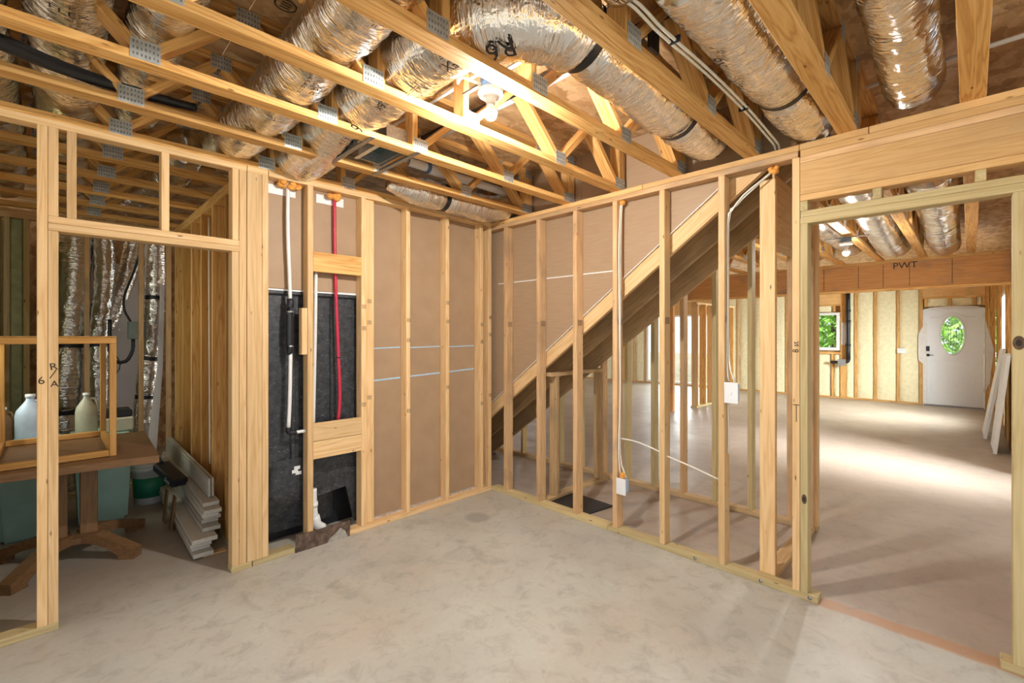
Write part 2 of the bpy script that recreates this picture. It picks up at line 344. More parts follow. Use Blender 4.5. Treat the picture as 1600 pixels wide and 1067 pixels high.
def tube(name, pts, r, mat, parent=None, seg=10, step=0.03, rfun=None, cap=True, uvr=False):
    path = smooth_path(pts, step); fr = frames(path); vs_, fs = [], []
    n = len(path)
    for i, (p, d, u, s) in enumerate(fr):
        for k in range(seg):
            a = 2 * PI * k / seg; rr = r if rfun is None else rfun(i / (n - 1), a, p)
            vs_.append(p + (u * math.cos(a) + s * math.sin(a)) * rr)
    for i in range(n - 1):
        for k in range(seg):
            a, b = i * seg + k, i * seg + (k + 1) % seg
            fs.append((a, b, b + seg, a + seg))
    if cap: fs.append(tuple(range(seg))[::-1]); fs.append(tuple(range((n - 1) * seg, n * seg)))
    o = mesh_obj(name, vs_, fs, mat, parent, True)
    if uvr:
        ul = o.data.uv_layers.new(name='UVMap'); acc = [0.0]
        for i in range(1, n): acc.append(acc[-1] + (path[i] - path[i - 1]).length)
        dat = []
        for i in range(n - 1):
            for k in range(seg):
                v0, v1 = k / seg * 2 * PI * r, (k + 1) / seg * 2 * PI * r
                dat += [acc[i], v0, acc[i], v1, acc[i + 1], v1, acc[i + 1], v0]
        dat += [0.0] * (2 * (len(o.data.loops)) - len(dat)); ul.data.foreach_set('uv', dat)
    return o
def lathe(name, prof, loc, mat, parent=None, seg=24, axis='Z', sq=1.0):
    vs_, fs = [], []
    for (r, h) in prof:
        for k in range(seg):
            a = 2 * PI * k / seg; v = Vector((r * math.cos(a), r * sq * math.sin(a), h))
            if axis == 'X': v = Vector((h, v.x, v.y))
            if axis == 'Y': v = Vector((v.x, h, v.y))
            vs_.append(v + Vector(loc))
    n = len(prof)
    for i in range(n - 1):
        for k in range(seg):
            a, b = i * seg + k, i * seg + (k + 1) % seg; fs.append((a, b, b + seg, a + seg))
    fs.append(tuple(range(seg))[::-1]); fs.append(tuple(range((n - 1) * seg, n * seg)))
    return mesh_obj(name, vs_, fs, mat, parent, True)
def prism(name, poly, axis, a, b, mat, parent=None):
    """poly: 2-D points; extruded along axis from a to b. axis 'X': poly=(y,z); 'Y': poly=(x,z); 'Z': poly=(x,y)"""
    def v(p, h): return {'X': (h, p[0], p[1]), 'Y': (p[0], h, p[1]), 'Z': (p[0], p[1], h)}[axis]
    n = len(poly); vs_ = [v(p, a) for p in poly] + [v(p, b) for p in poly]
    fs = [tuple(range(n))[::-1], tuple(range(n, 2 * n))] + [(i, (i + 1) % n, n + (i + 1) % n, n + i) for i in range(n)]
    bm = bmesh.new(); bv = [bm.verts.new(q) for q in vs_]
    for f in fs: bm.faces.new([bv[i] for i in f])
    return bm_obj(name, bm, mat, parent)
def regrain(o, d, up=(0, 0, 1)):
    x = Vector(d).normalized(); u = Vector(up); z = (u - x * u.dot(x)).normalized(); y = z.cross(x)
    m = Matrix((x, y, z)).transposed().to_4x4(); o.data.transform(m.inverted()); o.matrix_basis = o.matrix_basis @ m; PM[o.name] = PM[o.name] @ m
    return o
def text_geo(s, size):
    cu = bpy.data.curves.new('lettering', 'FONT'); cu.body = s; cu.size = size; cu.align_x = 'CENTER'; cu.align_y = 'CENTER'; cu.resolution_u = 2
    o = bpy.data.objects.new('lettering', cu); COL.objects.link(o); dg = bpy.context.evaluated_depsgraph_get()
    me = o.evaluated_get(dg).to_mesh(); vs_ = [tuple(v.co) for v in me.vertices]; fs = [tuple(p.vertices) for p in me.polygons]
    o.evaluated_get(dg).to_mesh_clear(); bpy.data.objects.remove(o); bpy.data.curves.remove(cu); return vs_, fs
def flat_text(name, s, size, centre, right, up, mat, parent=None):
    vs_, fs = text_geo(s, size); r, u, c = Vector(right).normalized(), Vector(up).normalized(), Vector(centre)
    return mesh_obj(name, [c + r * v[0] + u * v[1] for v in vs_], fs, mat, parent)

# ------------------------------------------------------------------ setting: ground, floor, ceiling
g = bx('ground', (-20, 40), (-25, 30), (-0.35, -0.21), 'grass', None, 0); tag(g, kind='structure')
fl = bx('floor', (-6.2, 10.8), (-6.0, 9.0), (-0.2, 0.0), 'concrete', None, 0)
fl.matrix_basis = Matrix.Translation((0, 0, -0.1)); 
me = bpy.data.meshes.new('floor'); bm = bmesh.new(); bmesh.ops.create_cube(bm, size=1, matrix=Matrix.Translation((2.3, 1.5, 0)) @ Matrix.Diagonal((17, 15, 0.2, 1))); bm.to_mesh(me); bm.free(); me.materials.append(M['concrete']); fl.data = me
tag(fl, kind='structure')
ZB = 2.66; DT = 0.41; ZT = ZB + DT           # truss bearing height, depth
ceil = empty('ceiling', (0, 0, ZT), kind='structure')
random.seed(4)
def ceil_panels(x0, x1, y0, y1, px=1.22, py=2.44):
    x = x0; r = 0
    while x < x1 - 0.01:
        y = y0 - (py / 2 if r % 2 else 0)
        while y < y1 - 0.01:
            a, b = max(y, y0), min(y + py, y1)
            if b - a > 0.05: bx('panel', (x + .002, min(x + px, x1) - .002), (a + .002, b - .002), (ZT, ZT + 0.018), 'osb', ceil, 0)
            y += py
        x += px; r += 1
ceil_panels(-6.1, 0.09, -4.6, 5.6)
ceil_panels(1.2, 10.7, -4.0, 8.6)
ceil_panels(0.09, 1.2, -4.6, -2.62); ceil_panels(0.09, 1.2, 1.3, 8.6)

def ring_mark(x, y, a, b, z=ZT - 0.0012):
    n = 24; vs_, fs = [], []
    for k in range(n):
        c, s_ = math.cos(2 * PI * k / n), math.sin(2 * PI * k / n); vs_ += [(x + a * c, y + b * s_, z), (x + a * .84 * c, y + b * .84 * s_, z)]
    for k in range(n): j = (k + 1) % n; fs.append((2 * k, 2 * k + 1, 2 * j + 1, 2 * j))
    mesh_obj('stamp_ring', vs_, fs, 'ink', ceil)
    for q in (-0.4, 0, 0.4): bx('stamp_bar', (x - a * .45, x + a * .45), (y + q * b - b * .07, y + q * b + b * .07), (z - .0004, z + .0004), 'ink', ceil, 0)
ring_mark(-2.33, -1.13, 0.05, 0.045); ring_mark(-0.06, -2.99 - 0.13, 0.035, 0.05)
# ------------------------------------------------------------------ stud walls
T = 0.038; D = 0.089
def stud_marks(parent, kind): pass
wl = empty('wall_left', (-1.5, 0, 0), kind='structure')
yA = (0.0, D)
def sA(name, x0, x1, z0, z1, mat='spf', y=yA): return bx(name, (x0, x1), y, (z0, z1), mat, wl)
ZA = 2.622
sA('top_plate', -4.4, -2.19, ZA, ZB); sA('top_plate', -2.187, -2.06, ZA, ZB); sA('top_plate', -2.057, 0.0, ZA, ZB)
sA('sole_plate', -4.4, -3.073, 0, T, 'treated')
sA('sole_plate', -2.28, -2.16, 0, T, 'treated'); sA('sole_plate', -2.155, -1.885, 0, T, 'treated'); sA('sole_plate', -1.484, 0.0, 0, T, 'spf')
king = sA('stud', -3.153, -3.114, T, ZA); jack = sA('jack_stud', -3.1125, -3.074, T, 2.084)
sA('cripple', -3.1125, -3.074, 2.16, ZA)
sA('header', -3.1125, -2.235, 2.122, 2.160); sA('header', -3.1125, -2.235, 2.084, 2.121, 'spf', (-0.004, D))
for x in (-3.043, -2.642, -2.275): sA('cripple', x, x + T, 2.16, ZA)
sA('jack_stud', -2.277, -2.236, T, 2.084)
sA('stud', -2.2345, -2.192, T, ZA)
sA('stud', -2.1885, -2.0985, T, ZA, 'spf', (0.0, T)); sA('stud', -2.0975, -2.0585, T, ZA)
sA('stud', -1.797, -1.757, T, ZA); sA('stud', -1.385, -1.346, T, ZA); sA('stud', -1.344, -1.262, T, ZA, 'spf', (0.03, 0.068))
for x in (-0.980, -0.566, -0.153): sA('stud', x, x + T, T, ZA)
sA('stud', -0.045, -0.004, T, ZA)
for x in (-3.8, -4.2): sA('stud', x, x + T, T, ZA)
# blocking between studs in the plumbing bay
sA('block', -1.757, -1.385, 2.005, 2.15, 'pine', (0.0, T)); sA('block', -1.757, -1.385, 0.765, 0.895, 'spf', (0.0, T)); sA('block', -1.757, -1.385, 0.635, 0.762, 'spf', (0.0, T))
sA('block', -1.838, -1.799, 1.40, 1.735, 'spf', (0.0, 0.06))
# sheathing board
def shA(n, x0, x1, z0, z1): return bx(n, (x0, x1), (0.092, 0.098), (z0, z1), 'board', wl, 0)
shA('sheathing_panel', -2.056, -1.352, 1.872, ZB); shA('sheathing_panel', -1.349, -0.549, T, ZB); shA('sheathing_panel', -0.546, 0.0, T, ZB)
for a, b in ((-1.26, -0.985), (-0.94, -0.57), (-0.525, -0.16)):
    k0 = 1.155 + (a + 1.26) * 0.0; 
    board('tape_line', (a, 0.0905, 1.43), (b, 0.0905, 1.437), 0.002, 0.010, (0, 0, 1), 'tape', wl, 0)
    board('tape_line', (a, 0.0905, 1.165 + (a + 1.26) * 0.04), (b, 0.0905, 1.165 + (b + 1.26) * 0.04), 0.002, 0.013, (0, 0, 1), 'tape', wl, 0)
bx('bottom_gap_shim', (-1.25, -0.01), (0.060, 0.091), (T, T + 0.012), 'shim', wl, 0)
for x in (-1.95, -1.58): bx('paper_patch', (x - 0.09 if x < -1.8 else x - 0.12, x + 0.10 if x < -1.8 else x + 0.09), (0.0885, 0.0915), (2.535, 2.60), 'white', wl, 0)

# right stud wall (front face x = 0)
wr = empty('wall_right', (0, -1.4, 0), kind='structure')
xB = (0.0, D)
def sB(name, y0, y1, z0, z1, mat='spf_dirty', x=xB): return bx(name, x, (y0, y1), (z0, z1), mat, wr)
sB('top_plate', -1.65, 0.35, 2.623, ZB, 'beam', (0.004, D)); sB('top_plate', -2.665, -1.653, 2.623, ZB, 'beam', (0.004, D)); sB('top_plate', -2.99, -2.668, 2.622, ZB, 'beam'); sB('top_plate', -4.5, -2.993, 2.622, ZB, 'beam')
sB('top_plate', -2.66, 0.35, 2.584, 2.621); sB('top_plate', -4.5, -2.672, 2.584, 2.621, 'beam')
sB('sole_plate', -1.35, 0.0, 0, T, 'treated'); sB('sole_plate', -2.76, -1.353, 0, T, 'treated')
ZS = 2.584
for y in (-0.17, -0.596, -1.009, -1.396, -1.788, -2.203): sB('stud', y - 0.040, y, T, ZS, 'spf_dirty' if y > -1.5 else 'spf')
endstud = sB('stud', -2.669, -2.630, T, ZS, 'spf')
sB('jack_stud', -2.709, -2.671, T, 2.19, 'treated')
sB('cripple', -2.709, -2.671, 2.266, 2.322, 'treated')
for y in (-3.045, -3.43): sB('cripple', y, y + T, 2.266, 2.322, 'treated')
sB('plate', -4.5, -2.671, 2.546, 2.583, 'spf_dirty')
bmw = sB('beam', -4.5, -2.671, 2.361, 2.545, 'beam', (0.0, 0.038)); sB('beam', -4.5, -2.671, 2.361, 2.545, 'beam', (0.051, 0.089))
sB('plate', -4.5, -2.671, 2.323, 2.360, 'beam')
sB('header', -3.55, -2.671, 2.2295, 2.266, 'treated', (0.005, D)); sB('header', -3.55, -2.671, 2.19, 2.2285, 'treated')
sB('jack_stud', -3.552, -3.513, T, 2.19, 'treated'); sB('stud', -3.592, -3.553, T, 2.322, 'treated')
for y in (-3.95, -4.35): sB('stud', y - T, y, T, 2.322, 'treated')
sB('sole_plate', -4.5, -3.475, 0, T, 'treated')
# sheathing on the stair side, cut along the stair slope: z = 0.93 - 0.74 y
def sl(y): return 0.93 - 0.74 * y
ypts = (0.34, -2.235)
prism('sheathing_panel', [(0.34, sl(0.34)), (-1.028, sl(-1.028)), (-1.028, ZT), (0.34, ZT)], 'X', 0.092, 0.098, 'board', wr)
prism('sheathing_panel', [(-1.031, sl(-1.031)), (-2.23, sl(-2.23)), (-2.60, 2.66), (-2.60, ZT), (-1.031, ZT)], 'X', 0.092, 0.098, 'board', wr)
board('panel_edge', (0.095, 0.34, sl(0.34) - .004), (0.095, -2.23, sl(-2.23) - .004), 0.012, 0.006, (0, 0, 1), 'wtape', wr, 0)
for a, b in ((-0.0, -0.17), (-0.22, -0.596), (-0.64, -1.009), (-1.05, -1.396)): 
    if sl(b) < 2.06: board('seam_line', (0.0905, a, 2.058), (0.0905, b, 2.056), 0.002, 0.010, (0, 0, 1), 'wtape', wr, 0)
# handwriting and stamps on studs
flat_text('handwriting', 'R', 0.052, (-3.092, -0.0015, 1.375), (1, 0, 0.15), (-0.15, 0, 1), 'pencil', jack)
board('handwriting', (-3.106, -0.001, 1.315), (-3.082, -0.001, 1.36), 0.0012, 0.004, (0, 0, 1), 'pencil', jack, 0)
flat_text('handwriting', 'A', 0.046, (-3.089, -0.0015, 1.285), (1, 0, 0), (0, 0, 1), 'pencil', jack)
flat_text('handwriting', '6', 0.055, (-3.137, -0.0015, 1.305), (1, 0, 0.1), (-0.1, 0, 1), 'pencil', king)
flat_text('handwriting', '8 st', 0.045, (-0.0015, -2.65, 1.47), (0, 0.0, 1), (0, 1, 0), 'pencil', endstud)
board('handwriting', (-0.001, -2.635, 1.13), (-0.001, -2.668, 1.13), 0.0012, 0.004, (0, 0, 1), 'pencil', endstud, 0)
board('handwriting', (-0.001, -2.652, 1.13), (-0.001, -2.652, 1.03), 0.0012, 0.003, (0, 1, 0), 'pencil', endstud, 0)
def stamp(parent, o, r, n=4, h=0.034, w=0.028):
    o, r = Vector(o), Vector(r)
    for i in range(n): board('stamp_mark', o + r * (w * i / (n - 1)), o + r * (w * i / (n - 1)) + Vector((0, 0, h)), 0.001, w / n * 0.45, r, 'stamp', parent, 0)
for ob in list(wl.children):
    if ob.name.startswith('stud'):
        c = PM[ob.name].translation
        if c.x > -1.4 and c.z > 1:
            for z in (0.95, 1.55, 1.72): stamp(ob, (c.x - 0.013, -0.0012 if c.x < -1.345 or c.x > -1.25 else 0.0288, z + 0.1 * math.sin(c.x * 9)), (1, 0, 0))
for ob in list(wr.children):
    if ob.name.startswith('stud') and PM[ob.name].translation.y > -2.4:
        c = PM[ob.name].translation; stamp(ob, (0.02, c.y - 0.0215, 1.62), (1, 0, 0), 5, 0.05, 0.05)
for (y, z, a, b) in ((-3.532, 1.505, 0.020, 0.032), (-2.692, 0.585, 0.013, 0.028)):
    n = 20
    mesh_obj('knot', [(-0.0016, y + a * math.cos(2 * PI * k / n), z + b * math.sin(2 * PI * k / n)) for k in range(n)], [tuple(range(n))], 'knot', wr)
    mesh_obj('knot', [(-0.0026, y + a * .5 * math.cos(2 * PI * k / n), z + b * .5 * math.sin(2 * PI * k / n)) for k in range(n)], [tuple(range(n))], 'pencil', wr)
# threshold fasteners
for y in (-2.05, -2.46, -2.72): lathe('bolt_head', [(0.0, 0), (0.011, 0), (0.011, 0.003), (0.0, 0.004)], (-0.003, y, 0.021), 'steel', wr, 8, 'X')

# far side of the stair: wall with closer studs
wc = empty('wall_stair', (1.12, -1, 0), kind='structure')
xC = (1.12, 1.12 + D)
def sC(n, y0, y1, z0, z1, mat='stair', x=xC): return bx(n, x, (y0, y1), (z0, z1), mat, wc)
sC('sole_plate', -2.53, 1.2, 0, T); 
for i in range(-2, 11):
    y = -2.36 + 0.3 * i if i >= 0 else None
    if y is None: continue
    zt = min(2.584, max(0.3, 0.79 - 0.735 * y + 0.0)) if y > -2.3 else 2.584
    sC('stud', y, y + T, T, 2.584 if y < -1.6 else zt + 0.25, 'treated' if i % 3 else 'spf_dirty')
sC('stud', -2.53, -2.492, T, 2.584, 'spf'); sC('top_plate', -2.53, -1.5, 2.584, 2.66, 'spf')
# closure of the under-stair space, at right angles
we = empty('wall_stair_end', (0.6, -2.47, 0), kind='structure')
def sE(n, x0, x1, z0, z1, mat='spf', y=(-2.515, -2.426)): return bx(n, (x0, x1), y, (z0, z1), mat, we)
sE('sole_plate', 0.09, 1.118, 0, T); sE('stud', 0.092, 0.130, T, 2.52); sE('stud', 1.08, 1.118, T, 2.5, 'spf_dirty')
sE('header', 0.131, 1.08, 2.12, 2.21, 'spf'); bx('plywood_panel', (0.131, 1.08), (-2.50, -2.488), (2.21, 2.56), 'spf', we, 0)
# short bearing wall under the stair
wsx = empty('wall_stair_support', (0.6, -0.5, 0), kind='structure')
def sS(n, x0, x1, z0, z1, mat='stair', y=(-0.645, -0.556)): return bx(n, (x0, x1), y, (z0, z1), mat, wsx)
sS('sole_plate', 0.12, 1.118, 0, T); sS('stud', 0.23, 0.27, T, 1.155); sS('stud', 0.95, 0.99, T, 1.155); sS('top_plate', 0.15, 1.03, 1.155, 1.193)

# ------------------------------------------------------------------ staircase
st = empty('staircase', (0.6, -0.8, 0), 'open wooden staircase rising behind the right stud wall', 'staircase')
def zb(y): return 0.79 - 0.735 * y
run, rise = 0.252, 0.252 * 0.735
for x in (0.106, 0.50, 0.62, 1.0):
    if x == 0.62: continue
    y0 = 0.79 / 0.735
    low = [(y0, 0.001), (-2.62, zb(-2.62))]
    top = []; y = -2.62; z = zb(-2.62) + 0.32
    poly = [(y0, 0.001), (-2.62, zb(-2.62)), (-2.62, zb(-2.62) + 0.30)]
    yy = -2.62; zz = zb(-2.62) + 0.30
    while yy < 1.25:
        poly.append((yy + run, zz)); 
        nz = zz - rise
        if nz < 0.02: poly.append((yy + run, 0.001)); break
        poly.append((yy + run, nz)); yy += run; zz = nz
    regrain(prism('stringer', poly, 'X', x, x + T, 'spf' if x < 0.2 else 'stair', st), (0, -1, 0.735), (1, 0, 0))  # nearest stringer paler: its lit side is put into the lumber colour
yy = -2.62; zz = zb(-2.62) + 0.30
while zz > 0.05:
    bx('tread', (0.106, 1.06), (yy - 0.0, yy + run + 0.025), (zz + .001, zz + 0.026), 'stair', st, 0.002)
    if zz - rise > 0: bx('riser', (0.106, 1.06), (yy + run + .001, yy + run + 0.017), (zz - rise + 0.027, zz - .0005), 'stair', st, 0)
    yy += run; zz -= rise

# unseen box added over the stairwell to keep the sun out
wu = empty('stairwell_sun_cap', (0.6, -0.6, ZT), kind='structure')
for (xr, yr, zr) in (((-0.02, 0.0), (-2.7, 1.4), (ZT + .02, 5.5)), ((1.28, 1.30), (-2.7, 1.4), (ZT + .02, 5.5)), ((0.002, 1.278), (-2.72, -2.70), (ZT + .02, 5.5)), ((0.002, 1.278), (1.40, 1.42), (ZT + .02, 5.5)), ((-0.02, 1.30), (-2.72, 1.42), (5.502, 5.52))): bx('panel', xr, yr, zr, 'wrap', wu, 0)
# ------------------------------------------------------------------ floor trusses
def truss(y, x0, x1, label, group, bot, top, posts=(), mat='pine', plates=True):
    t = empty('floor_truss', ((x0 + x1) / 2, y, ZB), label, 'truss', group)
    w = D
    bx('bottom_chord', (x0, x1), (y - w / 2, y + w / 2), (ZB, ZB + T), mat, t)
    bx('top_chord', (x0, x1), (y - w / 2, y + w / 2), (ZT - T, ZT - .0005), mat, t)
    zb_, zt_ = ZB + T, ZT - T
    for xb, xt in zip(bot, top):
        pass
    def web(xa, xb2):
        a = Vector((xa, y, zb_ + 0.012)); b = Vector((xb2, y, zt_ - 0.012))
        board('web', a, b, w * 0.98, T, Vector((1, 0, 0)) if abs(xb2 - xa) < 0.1 else Vector((0, 0, 1)), mat, t)
    for xb in bot:
        for xt in top:
            if 0.15 < abs(xb - xt) < 0.5: web(xb + (0.02 if xt > xb else -0.02), xt + (-0.02 if xt > xb else 0.02))
    for xp in posts: bx('post', (xp - T / 2, xp + T / 2), (y - w * .49, y + w * .49), (zb_, zt_), mat, t)
    if plates:
        for s in (-1, 1):
            ys = (y + s * (w / 2 + 0.0002), y + s * (w / 2 + 0.0017))
            for xb in bot: bx('nail_plate', (xb - 0.05, xb + 0.05), ys, (ZB + 0.006, ZB + 0.088), 'plate', t, 0)
            for xt in top: bx('nail_plate', (xt - 0.05, xt + 0.05), ys, (ZT - 0.085, ZT - 0.008), 'plate', t, 0)
    return t
botR = [-4.36, -3.58, -2.825, -2.07, -1.49, -0.73]; topR = [-3.97, -3.16, -2.445, -1.11, -0.37]
ordin = ['directly over the left stud wall', 'first out from the left stud wall', 'second out from the left stud wall', 'third out from the left stud wall, beside the lit bulb', 'fourth out from the left stud wall, beyond the bulb', 'fifth out from the left stud wall, beside the paired white cables', 'over the doorway corner, with swirling grain on its underside', 'nearest the camera, over the right doorway']
GT = 'floor trusses over the near room'
for k in range(8):
    y = 0.045 - 0.49 * k
    t = truss(y, -4.7, 0.086, 'open-web wooden floor truss ' + ordin[k], GT, botR, topR, posts=(-2.03, -1.53, 0.045, 0.005))
    bx('web', (-0.006, 0.0), (0, 0.01), (0, 0.01), 'pine', t) if False else None
    # end diagonal and end plates
    board('web', (-0.36, y, ZT - T - .012), (-0.045, y, ZB + T + .012), D * .98, T, (0, 0, 1), 'pine', t)
    for s in (-1, 1):
        ys = (y + s * (D / 2 + 0.0002), y + s * (D / 2 + 0.0017))
        bx('nail_plate', (-0.075, 0.06), ys, (ZB + 0.006, ZB + 0.085), 'plate', t, 0); bx('nail_plate', (-0.03, 0.06), ys, (ZT - 0.085, ZT - 0.008), 'plate', t, 0)
ordm = ['nearest behind the left doorway header', 'second behind the left doorway header', 'third behind the left doorway header', 'fourth behind the left doorway header', 'farthest behind the left doorway header']
for k in range(5):
    truss(0.535 + 0.49 * k, -4.7, -2.05, 'floor truss over the mechanical room, ' + ordm[k], 'floor trusses over the mechanical room', botR[:3], topR[:3])
# trusses over the large room
bb = [2.0 + 0.75 * i for i in range(5)] ; tt = [1.63 + 0.75 * i for i in range(6)]
names2 = ['first from the door-side wall', 'second from the door-side wall', 'third from the door-side wall', 'fourth from the door-side wall', 'fifth from the door-side wall', 'sixth from the door-side wall', 'seventh from the door-side wall', 'eighth from the door-side wall', 'ninth from the door-side wall', 'tenth from the door-side wall', 'eleventh from the door-side wall']
for k in range(10):
    y = -3.385 + 0.49 * k
    xs = 0.095 if k < 2 else 1.13
    b2 = ([0.5, 1.25] if k < 2 else []) + bb; t2 = ([0.88] if k < 2 else []) + tt
    truss(y, xs, 6.2, 'floor truss over the large room, ' + names2[k], 'floor trusses over the large room', b2, t2, posts=(xs + 0.02,))

# ------------------------------------------------------------------ flexible ducts
def duct(name, label, pts, r, straps=(), mat='foil', prints=(), seed=0, group='foil-wrapped flexible ducts', closed=True, taper=0.0, wr_=0.009):
    path = smooth_path(pts, 0.028); n = len(path)
    c = path[n // 2]
    d = empty(name, (c.x, c.y, c.z - r), label, 'duct', group)
    lens = [0]
    for i in range(1, n): lens.append(lens[-1] + (path[i] - path[i - 1]).length)
    tot = lens[-1]
    def rad(f, a, p):
        q = Vector((p.x * 1.0 + seed * 3.1, p.y, p.z)); s = f * tot
        v = r * (1 + 0.05 * noise.noise(Vector((s * 3.0, math.cos(a) * 1.2, math.sin(a) * 1.2 + seed))))
        v += wr_ * noise.noise(Vector((s * 26, math.cos(a) * 2.2 + seed, math.sin(a) * 2.2)))
        v += wr_ * 0.5 * noise.noise(Vector((s * 60 + a * 2, math.cos(a) * 6, math.sin(a) * 6 + seed)))
        for sp in straps: 
            dd = (f - sp) * tot; v -= r * 0.16 * math.exp(-(dd / 0.045) ** 2)
        if taper: v *= min(1.0, 0.30 + 0.70 * math.sin(min(1, f / taper) * PI / 2))
        return v
    tube('jacket', pts, r, mat, d, 40, 0.02, rad, closed, True)
    fr = frames(path)
    for sp in straps:
        i = min(n - 2, max(1, int(sp * (n - 1)))); p, dr, u, s = fr[i]; vs_, fs = [], []
        for e in (-0.021, 0.021):
            for k in range(36):
                a = 2 * PI * k / 36; vs_.append(p + dr * e + (u * math.cos(a) + s * math.sin(a)) * (r * 0.925 + 0.005))
        for k in range(36): fs.append((k, (k + 1) % 36, 36 + (k + 1) % 36, 36 + k))
        mesh_obj('strap', vs_, fs, 'black', d, True)
    for (f, ang, s, size, rot) in prints:      # lettering wrapped on the jacket: fraction, angle, string, size, rotation
        i = min(n - 2, max(1, int(f * (n - 1)))); p, dr, u, sv = fr[i]; vs_, fs = text_geo(s, size)
        ca, sa = math.cos(rot), math.sin(rot); out = []
        for v in vs_:
            tx, ty = v[0] * ca - v[1] * sa, v[0] * sa + v[1] * ca
            a = ang - ty / r
            out.append(p + dr * tx + (u * math.cos(a) + sv * math.sin(a)) * (r * 1.0 + 0.016))
        po_ = mesh_obj('printed_lettering', out, fs, 'ink', d)
        if '=' in s: po_['kind'] = 'stuff'
    return d
def lines_block(): return '||||||||\n||||||||||\n|||||||'
DW = PI  # underside angle
U = PI
duct('flexible_duct', 'foil flexible duct crossing the trusses between the left ducts and the printed duct', [(-2.24, -2.7, 2.86), (-2.24, -1.8, 2.86), (-2.23, -1.2, 2.85), (-2.22, -0.6, 2.84), (-2.25, -0.1, 2.83), (-2.27, 0.22, 2.84)], 0.145, prints=[(0.52, U - 0.1, 'FLEX', 0.05, PI), (0.52, U + 0.25, '= = = = = =', 0.035, PI), (0.30, U, '= = = =', 0.04, PI)], seed=1)
dd = duct('flexible_duct', 'silver foil duct printed R6 running through the truss chases above the bulb', [(-1.50, -2.165, 2.855), (-1.64, -2.13, 2.86), (-1.79, -1.98, 2.865), (-1.87, -1.70, 2.865), (-1.87, -1.3, 2.86), (-1.87, -0.7, 2.84), (-1.86, -0.2, 2.80), (-1.86, 0.35, 2.82)], 0.168, prints=[(0.125, 3.45, 'R6', 0.115, 0.2), (0.20, 3.40, 'FLEX', 0.06, 0), (0.205, 3.10, '= = = = =', 0.04, 0), (0.20, 3.65, '= = = =', 0.035, 0), (0.33, 3.2, '= = = = =\n= = = = =', 0.045, 0), (0.39, 3.5, 'FLEX', 0.05, 0), (0.51, 3.4, '6', 0.10, 0), (0.56, 3.2, '= = = = =\n= = = = =', 0.045, 0), (0.80, 3.3, '= = = =\n= = = =', 0.045, 0)], seed=2)
duct('flexible_duct', 'printed foil duct end dipping behind the near trusses at the top edge', [(-1.72, -2.47, 2.86), (-1.74, -2.8, 2.87), (-1.76, -3.4, 2.88)], 0.155, prints=[(0.10, 3.0, '= = = = =\n= = = = =', 0.045, 0)], seed=12)
duct('flexible_duct', 'silver foil duct branching toward the right wall with two black straps', [(-1.49, -2.166, 2.85), (-1.3, -2.175, 2.84), (-1.05, -2.18, 2.83), (-0.75, -2.17, 2.825), (-0.40, -2.17, 2.82), (-0.08, -2.17, 2.825)], 0.15, straps=(0.03, 0.66), seed=3)
duct('flexible_duct', 'foil duct with one black strap passing beside the paired cables', [(-1.54, -2.68, 2.84), (-1.30, -2.69, 2.835), (-0.9, -2.69, 2.835), (-0.45, -2.70, 2.83), (-0.1, -2.71, 2.81), (0.06, -2.72, 2.82)], 0.145, straps=(0.68,), prints=[(0.28, U + 0.42, 'R6', 0.08, PI), (0.42, U + 0.45, 'FLEX', 0.05, PI), (0.80, U + 0.45, '= = = =', 0.05, 0)], seed=4)
duct('flexible_duct', 'narrow foil duct hanging over the right doorway beam', [(-1.6, -3.17, 2.88), (-0.9, -3.17, 2.87), (-0.45, -3.17, 2.85), (-0.1, -3.17, 2.82), (0.08, -3.17, 2.86), (0.13, -3.17, 2.96)], 0.118, straps=(), seed=5)
duct('flexible_duct', 'short crumpled foil duct resting near the back corner with black strap', [(-1.28, -0.22, 2.69), (-1.15, -0.21, 2.70), (-0.95, -0.20, 2.71), (-0.6, -0.19, 2.715), (-0.25, -0.2, 2.715), (0.02, -0.21, 2.79)], 0.120, taper=0.28, straps=(0.42,), prints=[(0.62, U + 0.3, 'R6', 0.05, 0), (0.5, U + 0.35, 'FLEX', 0.04, 0)], seed=6)
duct('flexible_duct', 'large foil duct at the upper left lying beside the black insulated line', [(-3.05, -2.2, 2.92), (-3.05, -1.0, 2.92), (-3.05, -0.5, 2.925), (-3.04, 0.05, 2.86), (-3.04, 1.2, 2.84), (-3.0, 2.5, 2.84)], 0.135, prints=[(0.27, U, 'FLEX\n= = =', 0.05, PI / 2), (0.40, U, '= = =\n= =', 0.05, PI / 2), (0.50, U + .2, '= = =', 0.05, PI / 2)], seed=7)
duct('flexible_duct', 'foil duct at the far upper left edge with dark lettering', [(-3.36, -1.8, 2.915), (-3.36, -0.6, 2.915), (-3.35, 0.1, 2.86), (-3.36, 1.5, 2.84), (-3.4, 2.5, 2.85)], 0.13, prints=[(0.41, U, 'FLEX', 0.06, PI / 2), (0.5, U, '= = =', 0.05, PI / 2)], seed=8)
duct('flexible_duct', 'foil duct squeezed between truss webs right of the upper left ducts', [(-2.74, -2.4, 2.93), (-2.75, -1.4, 2.92), (-2.76, -0.7, 2.92), (-2.74, 0.2, 2.91)], 0.115, seed=9)
duct('flexible_duct', 'dull foil duct along the mechanical room wall top', [(-2.43, 0.50, 2.86), (-2.42, 1.0, 2.84), (-2.45, 1.8, 2.84), (-2.5, 2.6, 2.84)], 0.12, mat='foil_dark', seed=10)
